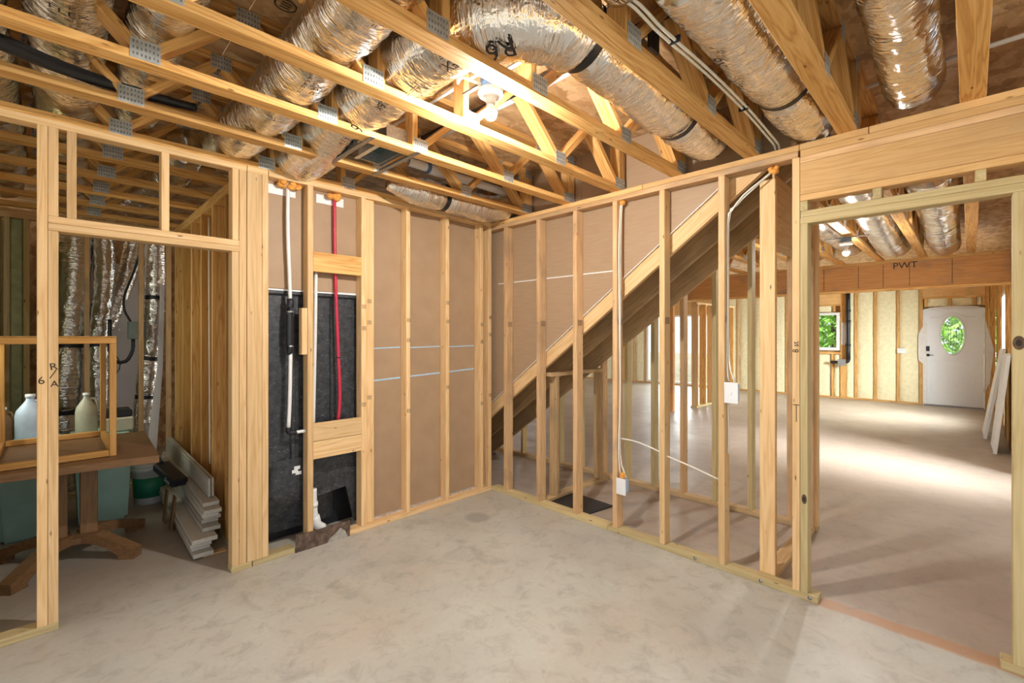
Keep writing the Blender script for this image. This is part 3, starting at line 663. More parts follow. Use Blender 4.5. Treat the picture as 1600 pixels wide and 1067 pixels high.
# collar box between ducts over the plumbing bay
bt = empty('register_boot', (-1.66, -0.74, 2.68), 'galvanised register boot on two steel hanger bars', 'register boot')
bm = bmesh.new(); 
for (x0, x1, y0, y1, z0, z1) in ((-1.69, -1.684, -0.92, -0.56, 2.69, 2.80), (-1.546, -1.54, -0.92, -0.56, 2.69, 2.80), (-1.684, -1.546, -0.92, -0.914, 2.69, 2.80), (-1.684, -1.546, -0.566, -0.56, 2.69, 2.80)):
    bmesh.ops.create_cube(bm, size=1, matrix=Matrix.Translation(((x0 + x1) / 2, (y0 + y1) / 2, (z0 + z1) / 2)) @ Matrix.Diagonal((x1 - x0, y1 - y0, z1 - z0, 1)))
bm_obj('collar', bm, 'galv', bt); bx('lining', (-1.683, -1.547), (-0.913, -0.567), (2.76, 2.765), 'darkgreen', bt, 0)
bx('flange', (-1.715, -1.691), (-0.93, -0.55), (2.688, 2.692), 'galv', bt, 0); bx('flange', (-1.545, -1.52), (-0.93, -0.55), (2.688, 2.692), 'galv', bt, 0)
for x in (-1.82, -1.515):
    b = bx('hanger_bar', (x - 0.014, x + 0.014), (-1.0, -0.44), (2.652, 2.658), 'steel', bt, 0.001); bx('lip', (x + 0.011, x + 0.014), (-0.9, -0.5), (2.659, 2.686), 'steel', b, 0)

# ------------------------------------------------------------------ pipes and hoses overhead
def pipe_thing(name, label, cat, pts, r, mat, group=None, seg=14):
    c = Vector(pts[len(pts) // 2]); t = empty(name, c, label, cat, group); tube('pipe', pts, r, mat, t, seg, 0.08); return t
t = pipe_thing('drain_pipe', 'white plastic drain pipe with a tee above the back corner', 'pipe', [(-1.30, -0.29, 2.895), (-0.85, -0.27, 2.895), (0.04, -0.24, 2.90)], 0.036, 'white')
tube('fitting', [(-0.96, -0.277, 2.895), (-0.76, -0.27, 2.895)], 0.046, 'white', t, 14, 0.05); tube('fitting', [(-0.88, -0.275, 2.91), (-0.88, -0.275, 3.03)], 0.038, 'white', t, 14, 0.05)
for x in (-1.16, -0.96, -0.76): tube('coupling_band', [(x - 0.012, -0.281, 2.895), (x + 0.012, -0.281, 2.895)], 0.049 if x > -1.1 else 0.044, 'steel' if x < -1.1 else 'blue', t, 14, 0.02)
bx('strap_block', (-1.24, -1.17), (-0.33, -0.25), (2.84, 2.858), 'crate', t)
pipe_thing('conduit', 'grey conduit running under the subfloor through the trusses beside the bulb', 'pipe', [(-1.05, -2.75, 3.012), (-1.05, -1.5, 3.012), (-1.10, 0.3, 3.012)], 0.018, 'grey')
pipe_thing('insulated_line', 'black insulated line beside the grey conduit under the subfloor', 'pipe', [(-1.115, -2.75, 3.008), (-1.115, -1.5, 3.008), (-1.165, 0.3, 3.008)], 0.022, 'black')
pipe_thing('thin_pipe', 'thin white pipe crossing under the subfloor left of the bulb', 'pipe', [(-1.42, -1.75, 3.0), (-1.40, -1.2, 3.01), (-1.42, -0.3, 3.0)], 0.010, 'pex')
h = empty('insulated_hose', (-3.0, -0.72, 2.70), 'black insulated refrigerant line tapering away at the upper left', 'hose')
tube('sleeve', [(-3.6, -0.66, 2.745), (-3.25, -0.575, 2.738), (-3.06, -0.50, 2.738), (-2.83, -0.45, 2.745), (-2.55, -0.43, 2.76)], 0.04, 'black', h, 16, 0.03, lambda f, a, p: 0.040 - 0.018 * f + 0.003 * noise.noise(Vector((f * 60, a, 0))))
tube('copper_line', [(-3.6, -0.60, 2.745), (-3.2, -0.51, 2.745), (-2.9, -0.41, 2.745), (-2.45, -0.37, 2.755)], 0.009, 'crate', h, 8, 0.05)
t = pipe_thing('thin_pipe', 'thin pale pipe under the subfloor over the right doorway', 'pipe', [(0.25, -2.95, 2.98), (0.22, -3.4, 2.985), (0.20, -4.2, 2.98)], 0.012, 'pex')
cb = empty('ceiling_cable', (-0.6, -2.52, 2.75), 'paired white electrical cables draped past the strapped duct', 'cable')
for e in (0, 0.022):
    tube('cable', [(-1.75, -2.42 + e, 2.84), (-1.55, -2.51 + e, 2.765), (-1.43, -2.52 + e, 2.745), (-0.9, -2.535 + e, 2.75), (-0.46, -2.54 + e, 2.745), (-0.12, -2.545 + e, 2.72), (0.03, -2.55 + e, 2.70), (0.05, -2.55 + e, 2.661)], 0.0065, 'cable', cb, 8, 0.05)
for (x, z) in ((-1.3, 2.746), (-0.5, 2.746)): bx('cable_tie', (x, x + 0.008), (-2.545, -2.50), (z - 0.012, z + 0.014), 'black', cb, 0)
bx('hanger_tag', (-1.25, -1.17), (-2.39, -2.375), (2.80, 2.9), 'black', cb, 0)

# ------------------------------------------------------------------ light bulbs
M['bulb1'] = emis('lit_bulb', (1.0, 0.97, 0.93), 1.0); M['bulb2'] = emis('lit_bulb_far', (1.0, 0.97, 0.93), 1.0)
def lamp(label, c, power, mat, z0):
    x, y, z = c; r = 0.031
    t = empty('light_fixture', (x, y, z0), label, 'light')
    M[mat].node_tree.nodes['Principled BSDF'].inputs['Emission Strength'].default_value = power / (PI * 2.3 * PI * r * r)
    lathe('bulb', [(0.0, -0.034), (0.014, -0.031), (0.024, -0.022), (0.030, -0.008), (0.0315, 0.004), (0.0, 0.0045)], (x, y, z), mat, t, 24)
    lathe('bulb_neck', [(0.0, 0.005), (0.0315, 0.005), (0.028, 0.020), (0.021, 0.034), (0.016, 0.045), (0.0, 0.046)], (x, y, z), 'porcelain', t, 24)
    b = lathe('lamp_holder', [(0.0, 0.046), (0.022, 0.046), (0.026, 0.070), (0.034, 0.078), (0.058, 0.086), (0.064, 0.098), (0.064, 0.112), (0.0, 0.112)], (x, y, z), 'porcelain', t, 28)
    lathe('junction_box', [(0.0, 0.1125), (0.052, 0.1125), (0.052, 0.165), (0.0, 0.165)], (x, y, z), 'blue', t, 20)
    bx('hanger_bar', (x - 0.012, x + 0.012), (y - 0.21, y + 0.21), (z + 0.166, z + 0.176), 'steel', t, 0.001)
    return t
t = lamp('bare lit bulb in white porcelain holder between the trusses of the near room', (-1.56, -1.695, 2.638), BULB1, 'bulb1', 2.6)
tube('feed_cable', [(-1.60, -1.68, 2.77), (-1.68, -1.62, 2.80), (-1.675, -1.58, 2.79), (-1.655, -1.56, 2.86)], 0.007, 'cable', t, 8, 0.02)
lamp('bare lit bulb under the ceiling of the large room', (3.2, -2.39, 2.465), BULB2, 'bulb2', 2.43)

# ------------------------------------------------------------------ shower unit and plumbing in the left wall
sh = empty('shower_unit', (-1.7, 0.3, 0), 'black fibreglass back of a shower unit between the studs', 'shower unit')
prism('back_panel', [(-2.055, 0.60), (-1.35, 0.60), (-1.35, 1.85), (-2.055, 1.85)], 'Y', 0.135, 0.16, 'tub', sh)
bx('flange', (-2.055, -1.35), (0.105, 0.13), (1.835, 1.868), 'tub', sh)
bx('white_edge', (-2.05, -1.36), (0.10, 0.104), (1.858, 1.870), 'white', sh, 0)
for x in (-1.87, -1.58): bx('rib', (x, x + 0.03), (0.118, 0.135), (0.62, 1.82), 'tub', sh, 0.006)
prism('skirt_panel', [(-1.80, 0.30), (-1.35, 0.36), (-1.35, 0.62), (-1.80, 0.62)], 'Y', 0.125, 0.15, 'tub', sh)
prism('skirt_panel', [(-1.53, 0.03), (-1.35, 0.03), (-1.35, 0.44), (-1.46, 0.44)], 'Y', 0.13, 0.15, 'tub', sh) if False else None
prism('skirt_panel', [(-1.385, 0.05), (-1.35, 0.05), (-1.35, 0.40), (-1.47, 0.40)], 'Y', 0.12, 0.14, 'tub', sh)
# rounded tub bowl
vs_, fs = [], []; NU, NV = 22, 12
for j in range(NV + 1):
    for i in range(NU + 1):
        u, v = i / NU, j / NV
        x = -2.07 + 0.56 * u; z = 0.10 + 0.54 * v
        bul = math.sqrt(max(0, 1 - (2 * u - 1) ** 4)) * min(1, (0.25 + 1.5 * v)) ** 0.5
        vs_.append((x, 0.24 - 0.125 * bul * min(1, 0.45 + v * 1.2), z))
for j in range(NV):
    for i in range(NU): a = j * (NU + 1) + i; fs.append((a, a + 1, a + NU + 2, a + NU + 1))
mesh_obj('tub_shell', vs_, fs, 'tub', sh, True)
for (x, z) in ((-1.83, 0.57), (-1.845, 0.545), (-1.82, 0.53)): bx('label_scrap', (x - 0.022, x + 0.02), (0.1085, 0.1105), (z - 0.012, z + 0.012), 'white', sh, 0)
bx('void_shade_panel', (-2.06, -1.30), (0.33, 0.36), (0.0, 1.8), 'black', sh, 0)  # black sheet added so the plumbing void looks dark, shade put in as colour
t = empty('water_line', (-1.90, 0.05, 0.8), 'white water line with black insulated valve section beside the shower stud', 'pipe')
tube('upper_pipe', [(-1.915, 0.05, 2.622), (-1.917, 0.05, 2.3), (-1.905, 0.05, 1.95), (-1.90, 0.05, 1.78)], 0.013, 'pex', t, 10, 0.05)
tube('insulation_sleeve', [(-1.90, 0.05, 1.80), (-1.898, 0.05, 1.74), (-1.905, 0.05, 1.70), (-1.905, 0.05, 1.45), (-1.898, 0.05, 1.41)], 0.022, 'black', t, 12, 0.03)
for z in (1.70, 1.455): tube('crimp_ring', [(-1.902, 0.05, z), (-1.902, 0.05, z + 0.012)], 0.0235, 'galv', t, 12, 0.01)
tube('lower_pipe', [(-1.898, 0.05, 1.42), (-1.903, 0.05, 1.1), (-1.912, 0.05, 0.87)], 0.013, 'pex', t, 10, 0.05)
tube('elbow', [(-1.912, 0.05, 0.885), (-1.912, 0.05, 0.85), (-1.88, 0.05, 0.843), (-1.86, 0.05, 0.843)], 0.017, 'black', t, 10, 0.01); tube('stub_pipe', [(-1.87, 0.05, 0.843), (-1.798, 0.05, 0.843)], 0.012, 'pex', t, 10, 0.03)
t = empty('water_line', (-1.73, 0.06, 0.9), 'thin white water line just right of the middle shower stud', 'pipe'); tube('pipe', [(-1.715, 0.06, 2.02), (-1.722, 0.06, 1.5), (-1.735, 0.06, 0.86)], 0.013, 'pex', t, 10, 0.06)
t = empty('water_line', (-1.53, 0.06, 0.9), 'red water line hanging down the shower bay', 'pipe'); tube('pipe', [(-1.575, 0.06, 2.622), (-1.572, 0.06, 2.2), (-1.56, 0.058, 1.75), (-1.545, 0.055, 1.35), (-1.535, 0.055, 1.05), (-1.55, 0.06, 0.86)], 0.0125, 'red', t, 10, 0.05)
bx('clip', (-1.560, -1.535), (0.04, 0.07), (1.365, 1.372), 'black', t, 0)
def blob(name, label, c, spread, n, seed, cat='sealant'):
    random.seed(seed); bm = bmesh.new()
    for i in range(n):
        o = Vector((random.uniform(-1, 1) * spread[0], random.uniform(-1, 1) * spread[1], random.uniform(-1, 1) * spread[2])); rr = random.uniform(0.015, 0.026)
        bmesh.ops.create_icosphere(bm, subdivisions=2, radius=rr, matrix=Matrix.Translation(Vector(c) + o) @ Matrix.Diagonal((1.2, 1, 0.9, 1)))
    o = bm_obj(name, bm, 'ofoam', None, True); return tag(o, label, cat, 'orange foam sealant blobs')
blob('foam_sealant', 'orange foam sealant around the white water line under the top plate', (-1.92, 0.05, 2.602), (0.085, 0.025, 0.014), 11, 3); blob('foam_sealant', 'orange foam sealant around the red water line', (-1.575, 0.055, 2.597), (0.04, 0.025, 0.016), 7, 5)
blob('foam_sealant', 'orange foam dab where cable leaves the right wall plate', (0.055, -2.52, 2.565), (0.008, 0.02, 0.016), 5, 7)
t = empty('drain_trap', (-1.72, 0.11, 0.0), 'white plastic trap pipe at the foot of the shower bay', 'pipe')
tube('pipe', [(-1.735, 0.075, 0.40), (-1.73, 0.075, 0.26), (-1.715, 0.08, 0.16)], 0.030, 'white', t, 14, 0.02); tube('elbow', [(-1.72, 0.08, 0.19), (-1.70, 0.08, 0.12), (-1.655, 0.08, 0.08)], 0.038, 'white', t, 14, 0.02); tube('hub', [(-1.733, 0.075, 0.30), (-1.731, 0.075, 0.27)], 0.037, 'white', t, 14, 0.02)
rp = empty('rusty_plate', (-1.68, -0.003, 0), 'rust-brown metal plate bridging the gap in the sole plate', 'metal plate')
prism('plate', [(-1.882, 0.0), (-1.484, 0.0), (-1.482, 0.118), (-1.60, 0.122), (-1.75, 0.119), (-1.884, 0.128)], 'Y', -0.008, -0.003, 'rust', rp)
prism('cement_splash', [(-1.66, 0.0), (-1.50, 0.0), (-1.52, 0.05), (-1.56, 0.085), (-1.60, 0.05), (-1.64, 0.03)], 'Y', -0.0105, -0.0085, 'cement', rp)

# ------------------------------------------------------------------ electrical on the right wall
def ebox(name, label, y, z, h, w, cat):
    t = empty(name, (-0.01, y, z), label, cat)
    bx('back_box', (0.0, 0.06), (y - w / 2 + 0.012, y + w / 2 - 0.012), (z + 0.012, z + h - 0.012), 'boxblue', t)
    bx('cover_plate', (-0.008, -0.001), (y - w / 2, y + w / 2), (z, z + h), 'white', t, 0.002); return t
t = ebox('outlet_box', 'white outlet box low on the fourth stud of the right wall', -1.475, 0.312, 0.125, 0.082, 'outlet')
for dz in (0.045, 0.083): bx('receptacle', (-0.0095, -0.0082), (-1.487, -1.463), (0.312 + dz - 0.012, 0.312 + dz + 0.012), 'porcelain', t, 0.002)
t = ebox('switch_box', 'white switch box on the sixth stud of the right wall', -2.286, 1.10, 0.135, 0.085, 'switch')
bx('toggle', (-0.014, -0.0082), (-2.292, -2.280), (1.155, 1.178), 'porcelain', t)
blob('foam_sealant', 'small orange foam plug on top of the low outlet box', (0.02, -1.475, 0.452), (0.005, 0.01, 0.012), 4, 11)
yc = -1.447
def cable_thing(label, paths, r=0.0055): 
    c = Vector(paths[0][-1]); t = empty('electrical_cable', c, label, 'cable', 'white electrical cables on the right wall')
    for p in paths: tube('cable', p, r, 'cable', t, 8, 0.05)
    return t
t = cable_thing('white cable running down the fourth stud to the low outlet box', [[(0.04, -1.452, 2.584), (0.03, -1.446, 2.50), (0.012, -1.447, 2.2), (0.02, -1.446, 1.7), (0.03, -1.446, 1.1), (0.012, -1.446, 0.75), (0.01, -1.447, 0.60), (0.02, -1.455, 0.45)], [(0.05, -1.452, 2.584), (0.035, -1.448, 2.3), (0.03, -1.447, 1.2), (0.03, -1.447, 0.62), (0.035, -1.47, 0.50), (0.03, -1.50, 0.44)]])
blob('foam_sealant', 'pale foam dab at the top of the fourth stud cable', (0.045, -1.46, 2.575), (0.004, 0.012, 0.008), 3, 12)
cable_thing('white cable strung sideways from the fourth stud to the sixth stud', [[(0.04, -1.44, 0.735), (0.05, -1.60, 0.725), (0.045, -1.79, 0.68), (0.045, -1.83, 0.665), (0.05, -2.0, 0.625), (0.045, -2.20, 0.575)]])
cable_thing('white cable looping from the orange foam down to the switch box', [[(0.05, -2.52, 2.56), (0.04, -2.44, 2.50), (0.035, -2.35, 2.44), (0.035, -2.275, 2.35), (0.035, -2.250, 2.28), (0.035, -2.250, 1.8), (0.03, -2.248, 1.35), (0.03, -2.26, 1.24)], [(0.058, -2.52, 2.56), (0.05, -2.43, 2.49), (0.045, -2.30, 2.38), (0.045, -2.252, 2.27), (0.045, -2.252, 1.5), (0.04, -2.27, 1.30), (0.035, -2.30, 1.235)], [(0.04, -2.25, 1.10), (0.05, -2.25, 0.9), (0.045, -2.25, 0.76)]])
mt = prism('rubber_mat', [(0.13, -0.545), (0.49, -0.535), (0.46, -1.11), (0.13, -1.06)], 'Z', 0.0, 0.012, 'black'); tag(mt, 'black rectangular panel lying on the slab under the stair', 'panel')

# ------------------------------------------------------------------ mechanical room
wm = empty('wall_mechanical_right', (-2.14, 1.4, 0), kind='structure')
for i in range(7): 
    y = 0.12 + 0.40 * i; bx('stud', (-2.19, -2.101), (y, y + T), (T, 2.584), 'crate' if i % 2 else 'pine', wm)
bx('sole_plate', (-2.19, -2.101), (0.092, 2.65), (0, T), 'treated', wm); bx('top_plate', (-2.19, -2.101), (0.092, 2.65), (2.584, 2.66), 'pine', wm)
bx('sheathing_panel', (-2.10, -2.094), (0.10, 2.65), (0, 2.66), 'board', wm, 0)
tube('cable', [(-2.196, 1.02, 2.5), (-2.197, 1.0, 1.6), (-2.196, 0.98, 0.5)], 0.006, 'cable', wm, 8, 0.1)
wb = empty('wall_mechanical_back', (-2.8, 2.65, 0), kind='structure')
for x in (-3.405, -3.285, -2.885, -2.475, -2.245): bx('stud', (x, x + T), (2.62, 2.709), (T, 2.584), 'treated' if x < -3 else 'spf_dirty', wb)
bx('foam_panel', (-3.366, -3.286), (2.66, 2.70), (T, 2.584), 'gfoam', wb, 0.01)
bx('top_plate', (-3.5, -2.1), (2.62, 2.709), (2.584, 2.66), 'spf', wb); bx('sole_plate', (-3.5, -2.1), (2.62, 2.709), (0, T), 'treated', wb)
wml = empty('wall_mechanical_left', (-3.6, 2, 0), kind='structure')
for i in range(9): 
    y = 0.1 + 0.45 * i; bx('stud', (-3.56, -3.42), (y, y + T), (T if i != 3 else T, 2.66), 'treated', wml)
    if i < 8 and i not in (2, 3):
        vs_, fs = [], []; 
        for a in range(13):
            for b in range(5): vs_.append((-3.49 + 0.04 * noise.noise(Vector((a * .7, b * .9, i * 5.1))), y + T + 0.003 + b / 4 * (0.45 - T - 0.006), 0.04 + a / 12 * 2.6))
        for a in range(12):
            for b in range(4): q = a * 5 + b; fs.append((q, q + 1, q + 6, q + 5))
        mesh_obj('foam_panel', vs_, fs, 'gfoam', wml, True)
bx('sole_plate', (-3.56, -3.42), (0.1, 4.2), (0, T), 'treated', wml)
for q in (((0.1, 1.05), (0, 2.66)), ((1.88, 4.7), (0, 2.66)), ((1.05, 1.88), (0, 1.1)), ((1.05, 1.88), (2.3, 2.66))): bx('outer_sheathing', (-3.60, -3.57), q[0], q[1], 'osb', wml, 0)
bk = bx('wall_mechanical_end', (-3.66, 0.5), (4.6, 4.7), (0, 3.05), 'osb', None, 0); tag(bk, kind='structure')
# standing ducts and air handler behind the stud partition
ah = empty('air_handler', (-2.75, 3.7, 0), 'white metal air handler cabinet behind the standing ducts', 'air handler')
bx('cabinet', (-2.90, -2.30), (3.45, 4.1), (0.1, 2.35), 'panel', ah, 0.01); bx('base', (-2.86, -2.34), (3.47, 4.08), (0, 0.1), 'steel', ah); bx('access_panel', (-2.84, -2.36), (3.440, 3.449), (0.2, 1.1), 'panel', ah, 0.004)
GM = 'standing foil ducts in the mechanical room'
duct('flexible_duct', 'wide dull foil duct standing left of center behind the table', [(-3.03, 3.04, 0.0), (-3.02, 3.04, 0.8), (-2.99, 3.04, 1.5), (-2.94, 3.04, 2.2), (-2.93, 3.02, 2.62)], 0.135, straps=(0.30, 0.55), mat='foil_dark', seed=20, group=GM)
duct('flexible_duct', 'foil duct standing beside the white air handler', [(-2.77, 2.96, 0.0), (-2.77, 2.96, 0.8), (-2.76, 2.96, 1.6), (-2.72, 2.96, 2.1), (-2.73, 2.96, 2.62)], 0.085, straps=(0.55,), mat='foil_dark', seed=21, group=GM)
duct('flexible_duct', 'foil duct slanting up across the white air handler', [(-2.70, 3.30, 1.62), (-2.62, 3.28, 1.85), (-2.52, 3.24, 2.2), (-2.45, 3.2, 2.62)], 0.085, mat='foil', seed=22, group=GM)
rd = duct('flexible_duct', 'foil duct standing at the right end behind the table', [(-2.42, 3.05, 0.0), (-2.39, 3.05, 0.7), (-2.35, 3.05, 1.2), (-2.30, 3.05, 1.7), (-2.29, 3.05, 2.62)], 0.092, straps=(0.33, 0.5, 0.76), mat='foil', seed=23, group=GM)
mesh_obj('loose_wrap', [(-2.38, 2.90, 0.35), (-2.30, 2.88, 0.30), (-2.24, 2.92, 1.2), (-2.22, 2.94, 2.1), (-2.26, 2.94, 2.1), (-2.29, 2.92, 1.2), (-2.38, 2.91, 0.35), (-2.30, 2.89, 0.30), (-2.24, 2.93, 1.2), (-2.22, 2.95, 2.1), (-2.26, 2.95, 2.1), (-2.29, 2.93, 1.2)], [(0, 1, 2, 5), (5, 2, 3, 4), (6, 11, 8, 7), (11, 10, 9, 8)], 'panel', rd)
gb = empty('disconnect_box', (-2.48, 2.60, 1.55), 'grey electrical disconnect box mounted on the partition stud', 'electrical box')
bx('box', (-2.555, -2.40), (2.712, 2.78), (1.50, 1.68), 'greybox', gb, 0.004); bx('lid', (-2.55, -2.475), (2.705, 2.711), (1.51, 1.67), 'greybox', gb, 0.002)
tube('conduit', [(-2.53, 2.75, 1.68), (-2.58, 2.76, 1.8), (-2.575, 2.78, 1.95), (-2.50, 2.8, 2.2), (-2.45, 2.8, 2.4)], 0.011, 'black', gb, 10, 0.04)
tube('conduit', [(-2.51, 2.75, 1.50), (-2.515, 2.75, 1.38), (-2.57, 2.75, 1.27), (-2.66, 2.76, 1.28), (-2.69, 2.77, 1.42), (-2.69, 2.8, 1.7)], 0.017, 'black', gb, 10, 0.04)
tube('thin_wire', [(-2.69, 2.78, 1.6), (-2.67, 2.78, 1.4), (-2.61, 2.78, 1.25), (-2.64, 2.78, 1.15), (-2.70, 2.78, 1.1)], 0.005, 'black', gb, 8, 0.04)
# table
tb = empty('trestle_table', (-3.0, 1.0, 0), 'brown pedestal table holding a wooden frame in the mechanical room', 'table')
prism('table_top', [(-2.60, 0.40), (-2.56, 1.45), (-3.38, 1.52), (-3.38, 0.50)], 'Z', 0.705, 0.75, 'table', tb)
for y in (0.80, 1.12): bx('apron', (-3.35, -2.75), (y, y + 0.03), (0.65, 0.704), 'table', tb)
for (x, y) in ((-2.92, 0.96), (-3.07, 0.96)): bx('post', (x - 0.045, x + 0.045), (y - 0.05, y + 0.05), (0.16, 0.70), 'table', tb, 0.004)
bx('corbel', (-2.875, -2.75), (0.93, 0.99), (0.60, 0.66), 'table', tb); bx('cross_plate', (-3.10, -2.89), (0.90, 1.02), (0.12, 0.16), 'table', tb)
def foot(c, e):
    c, e = Vector((*c, 0)), Vector((*e, 0)); d = (e - c); ln = d.length; d.normalize(); s = Vector((-d.y, d.x, 0)) * 0.04
    prof = [(0, .12), (0, .19), (ln * .35, .18), (ln * .7, .12), (ln, .065), (ln, .0), (ln - .1, .0), (ln - .1, .03), (ln * .55, .085), (ln * .25, .12)]
    bm = bmesh.new(); A_ = [bm.verts.new(c + d * p + s + Vector((0, 0, q))) for p, q in prof]; B_ = [bm.verts.new(c + d * p - s + Vector((0, 0, q))) for p, q in prof]
    n = len(prof)
    bm.faces.new(A_); bm.faces.new(B_[::-1])
    for i in range(n): bm.faces.new((A_[i], B_[i], B_[(i + 1) % n], A_[(i + 1) % n]))
    bm_obj('foot', bm, 'table', tb)
foot((-2.97, 0.96), (-2.68, 0.72)); foot((-3.02, 0.95), (-3.30, 0.66)); foot((-2.95, 0.98), (-2.60, 1.35)); foot((-3.04, 0.98), (-3.38, 1.32))
# open wooden frame
cr = empty('crate_frame', (-3.1, 0.9, 0.75), 'open orange-stained wooden box frame standing on the table', 'frame')
z0, z1 = 0.752, 1.525; X0, X1, Y0, Y1 = -3.37, -2.80, 0.58, 1.46
for x in (X0, X1 - 0.035):
    for y in (Y0, Y1 - 0.035): bx('post', (x, x + 0.035), (y, y + 0.035), (z0, z1 - 0.04), 'crate', cr)
for z in (z0 + 0.001, z1 - 0.039):
    for y in (Y0, Y1 - 0.035): bx('rail', (X0 + (0 if z > 1 else .036), X1 - (0 if z > 1 else .036)), (y, y + 0.035), (z, z + 0.038), 'crate', cr)
    for x in (X0, X1 - 0.035): bx('rail', (x, x + 0.035), (Y0 + 0.036, Y1 - 0.036), (z, z + 0.038), 'crate', cr)
bx('top_panel', (X0, X1), (Y0, Y1), (z1, z1 + 0.008), 'crate', cr, 0)
# jugs, bins, bucket
def jug(label, x, y, z, h, r, mat, wrap=None):
    t = empty('jug', (x, y, z), label, 'jug', 'plastic jugs in the mechanical room')
    prof = [(0.0, 0), (r * .95, 0.002), (r, 0.02), (r, h * .55), (r * .9, h * .66), (r * .5, h * .8), (r * .28, h * .88), (r * .28, h * .93), (0.0, h * .93)]
    lathe('body', prof, (x, y, z), mat, t, 20, 'Z', 0.8); lathe('cap', [(0.0, 0), (r * .34, 0), (r * .34, h * .07), (0.0, h * .07)], (x, y, z + h * .932), 'white', t, 14)
    tube('handle', [(x + r * .28, y, z + h * .86), (x + r * .75, y, z + h * .84), (x + r * .98, y, z + h * .68), (x + r * .94, y, z + h * .52)], r * .13, mat, t, 8, 0.01)
jug('pale blue jug behind the doorway post, at table height', -3.22, 1.78, 0.722, 0.36, 0.085, 'jugblue'); jug('cream jug with thin wire behind the wooden frame', -2.90, 1.80, 0.722, 0.34, 0.070, 'jugcream')
jug('dull brown jug left of the pale blue jug', -3.36, 1.80, 0.722, 0.27, 0.05, 'table')
def tote(name, label, x0, x1, y0, y1, z0, z1, mat, tilt=0):
    t = empty(name, ((x0 + x1) / 2, (y0 + y1) / 2, z0), label, 'storage tote')
    bm = bmesh.new(); f = 0.03
    lo = [bm.verts.new(v) for v in ((x0 + f, y0 + f, z0), (x1 - f, y0 + f, z0), (x1 - f, y1 - f, z0), (x0 + f, y1 - f, z0))]; hi = [bm.verts.new(v) for v in ((x0, y0, z1), (x1, y0, z1), (x1, y1, z1), (x0, y1, z1))]
    bm.faces.new(lo[::-1]); bm.faces.new(hi)
    for i in range(4): bm.faces.new((lo[i], lo[(i + 1) % 4], hi[(i + 1) % 4], hi[i]))
    bmesh.ops.bevel(bm, geom=bm.edges[:], offset=0.02, segments=2, affect='EDGES'); bm_obj('body', bm, mat, t, False)
    bx('rim', (x0 - 0.012, x1 + 0.012), (y0 - 0.012, y1 + 0.012), (z1 - 0.035, z1 - 0.012), mat, t, 0.006); return t
tote('storage_tote', 'aqua plastic tote on its side under the table left of the pedestal', -3.40, -3.03, 1.60, 2.0, 0.0, 0.72, 'tote'); tote('storage_tote', 'aqua plastic tote under the table right of the pedestal', -2.98, -2.62, 1.62, 2.1, 0.0, 0.72, 'tote')
b_ = empty('storage_bin', (-2.68, 1.85, 0.722), 'pale green bin with black rim stacked behind the table edge', 'bin'); bx('body', (-2.80, -2.60), (1.72, 2.0), (0.722, 0.84), 'jugcream', b_, 0.012); bx('lid', (-2.79, -2.61), (1.74, 1.98), (0.8405, 0.90), 'black', b_, 0.01)
bu = empty('paint_bucket', (-2.46, 2.0, 0), 'white bucket with green label beside the tote', 'bucket')
lathe('body', [(0.0, 0), (0.115, 0.0), (0.13, 0.30), (0.137, 0.30), (0.137, 0.34), (0.0, 0.34)], (-2.46, 2.02, 0), 'white', bu, 24); lathe('label_band', [(0.1195, 0.06), (0.1285, 0.24)], (-2.46, 2.02, 0), 'greenlab', bu, 24)
lathe('lid', [(0.0, 0.341), (0.14, 0.341), (0.14, 0.36), (0.0, 0.36)], (-2.46, 2.02, 0), 'white', bu, 24)
# trim boards stacked along the wall
GL = 'primed trim boards stacked along the mechanical room wall'
random.seed(9)
def plank(label, xc, w, z, th, y0, y1, name='trim_board'):
    o = board(name, (xc, y0, z + th / 2), (xc + 0.04, y1, z + th / 2), w, th, (0, 0, 1), 'primed'); tag(o, label, 'board', GL)
labs = ['lowest', 'second', 'third', 'fourth']
for i, (xc, w, y0) in enumerate(((-2.36, 0.12, 0.36), (-2.365, 0.11, 0.42), (-2.37, 0.125, 0.39), (-2.35, 0.15, 0.37))):
    plank('primed trim board, %s from the floor in the front stack' % labs[i], xc, w, 0.012 + 0.031 * i + 0.001, 0.029, y0, 2.6)
labs = ['lowest', 'second', 'third', 'fourth', 'fifth', 'topmost']
for i in range(6):
    plank('primed trim board, %s in the upper stack against the studs' % labs[i], -2.29 + 0.008 * (i % 3), 0.11 - 0.006 * (i % 2), 0.14 + 0.03 * i, 0.028, 0.47 + 0.03 * ((i * 7) % 4), 2.6)
for i, x in enumerate((-2.265, -2.243)):
    o = board('trim_board', (x, 0.66, 0.395), (x + 0.02, 2.6, 0.40), 0.016, 0.14, (0, 0, 1), 'primed'); tag(o, 'primed trim board on edge atop the stack, %s the studs' % ('farther from' if i == 0 else 'nearest'), 'board', GL)
bx_ = board('lumber_spacer', (-2.36, 0.30 + .1, 0.006), (-2.22, 0.40, 0.006), 0.05, 0.011, (0, 0, 1), 'spf'); tag(bx_, 'small wooden spacer under the trim board stack', 'spacer')
for (x, y, lean, lb) in ((-2.44, 1.10, 0.03, 'nearest the camera'), (-2.45, 1.32, 0.02, 'behind the first')):
    o = board('scrap_board', (x, y, 0.001), (x + lean, y, 0.26), 0.09, 0.012, (1, 0, 0), 'table'); tag(o, 'short brown scrap board leaning on the trim stack, ' + lb, 'board', 'scrap boards')
bc = empty('tool_case', (-2.44, 1.3, 0.27), 'black tool case lying on the trim boards', 'case')
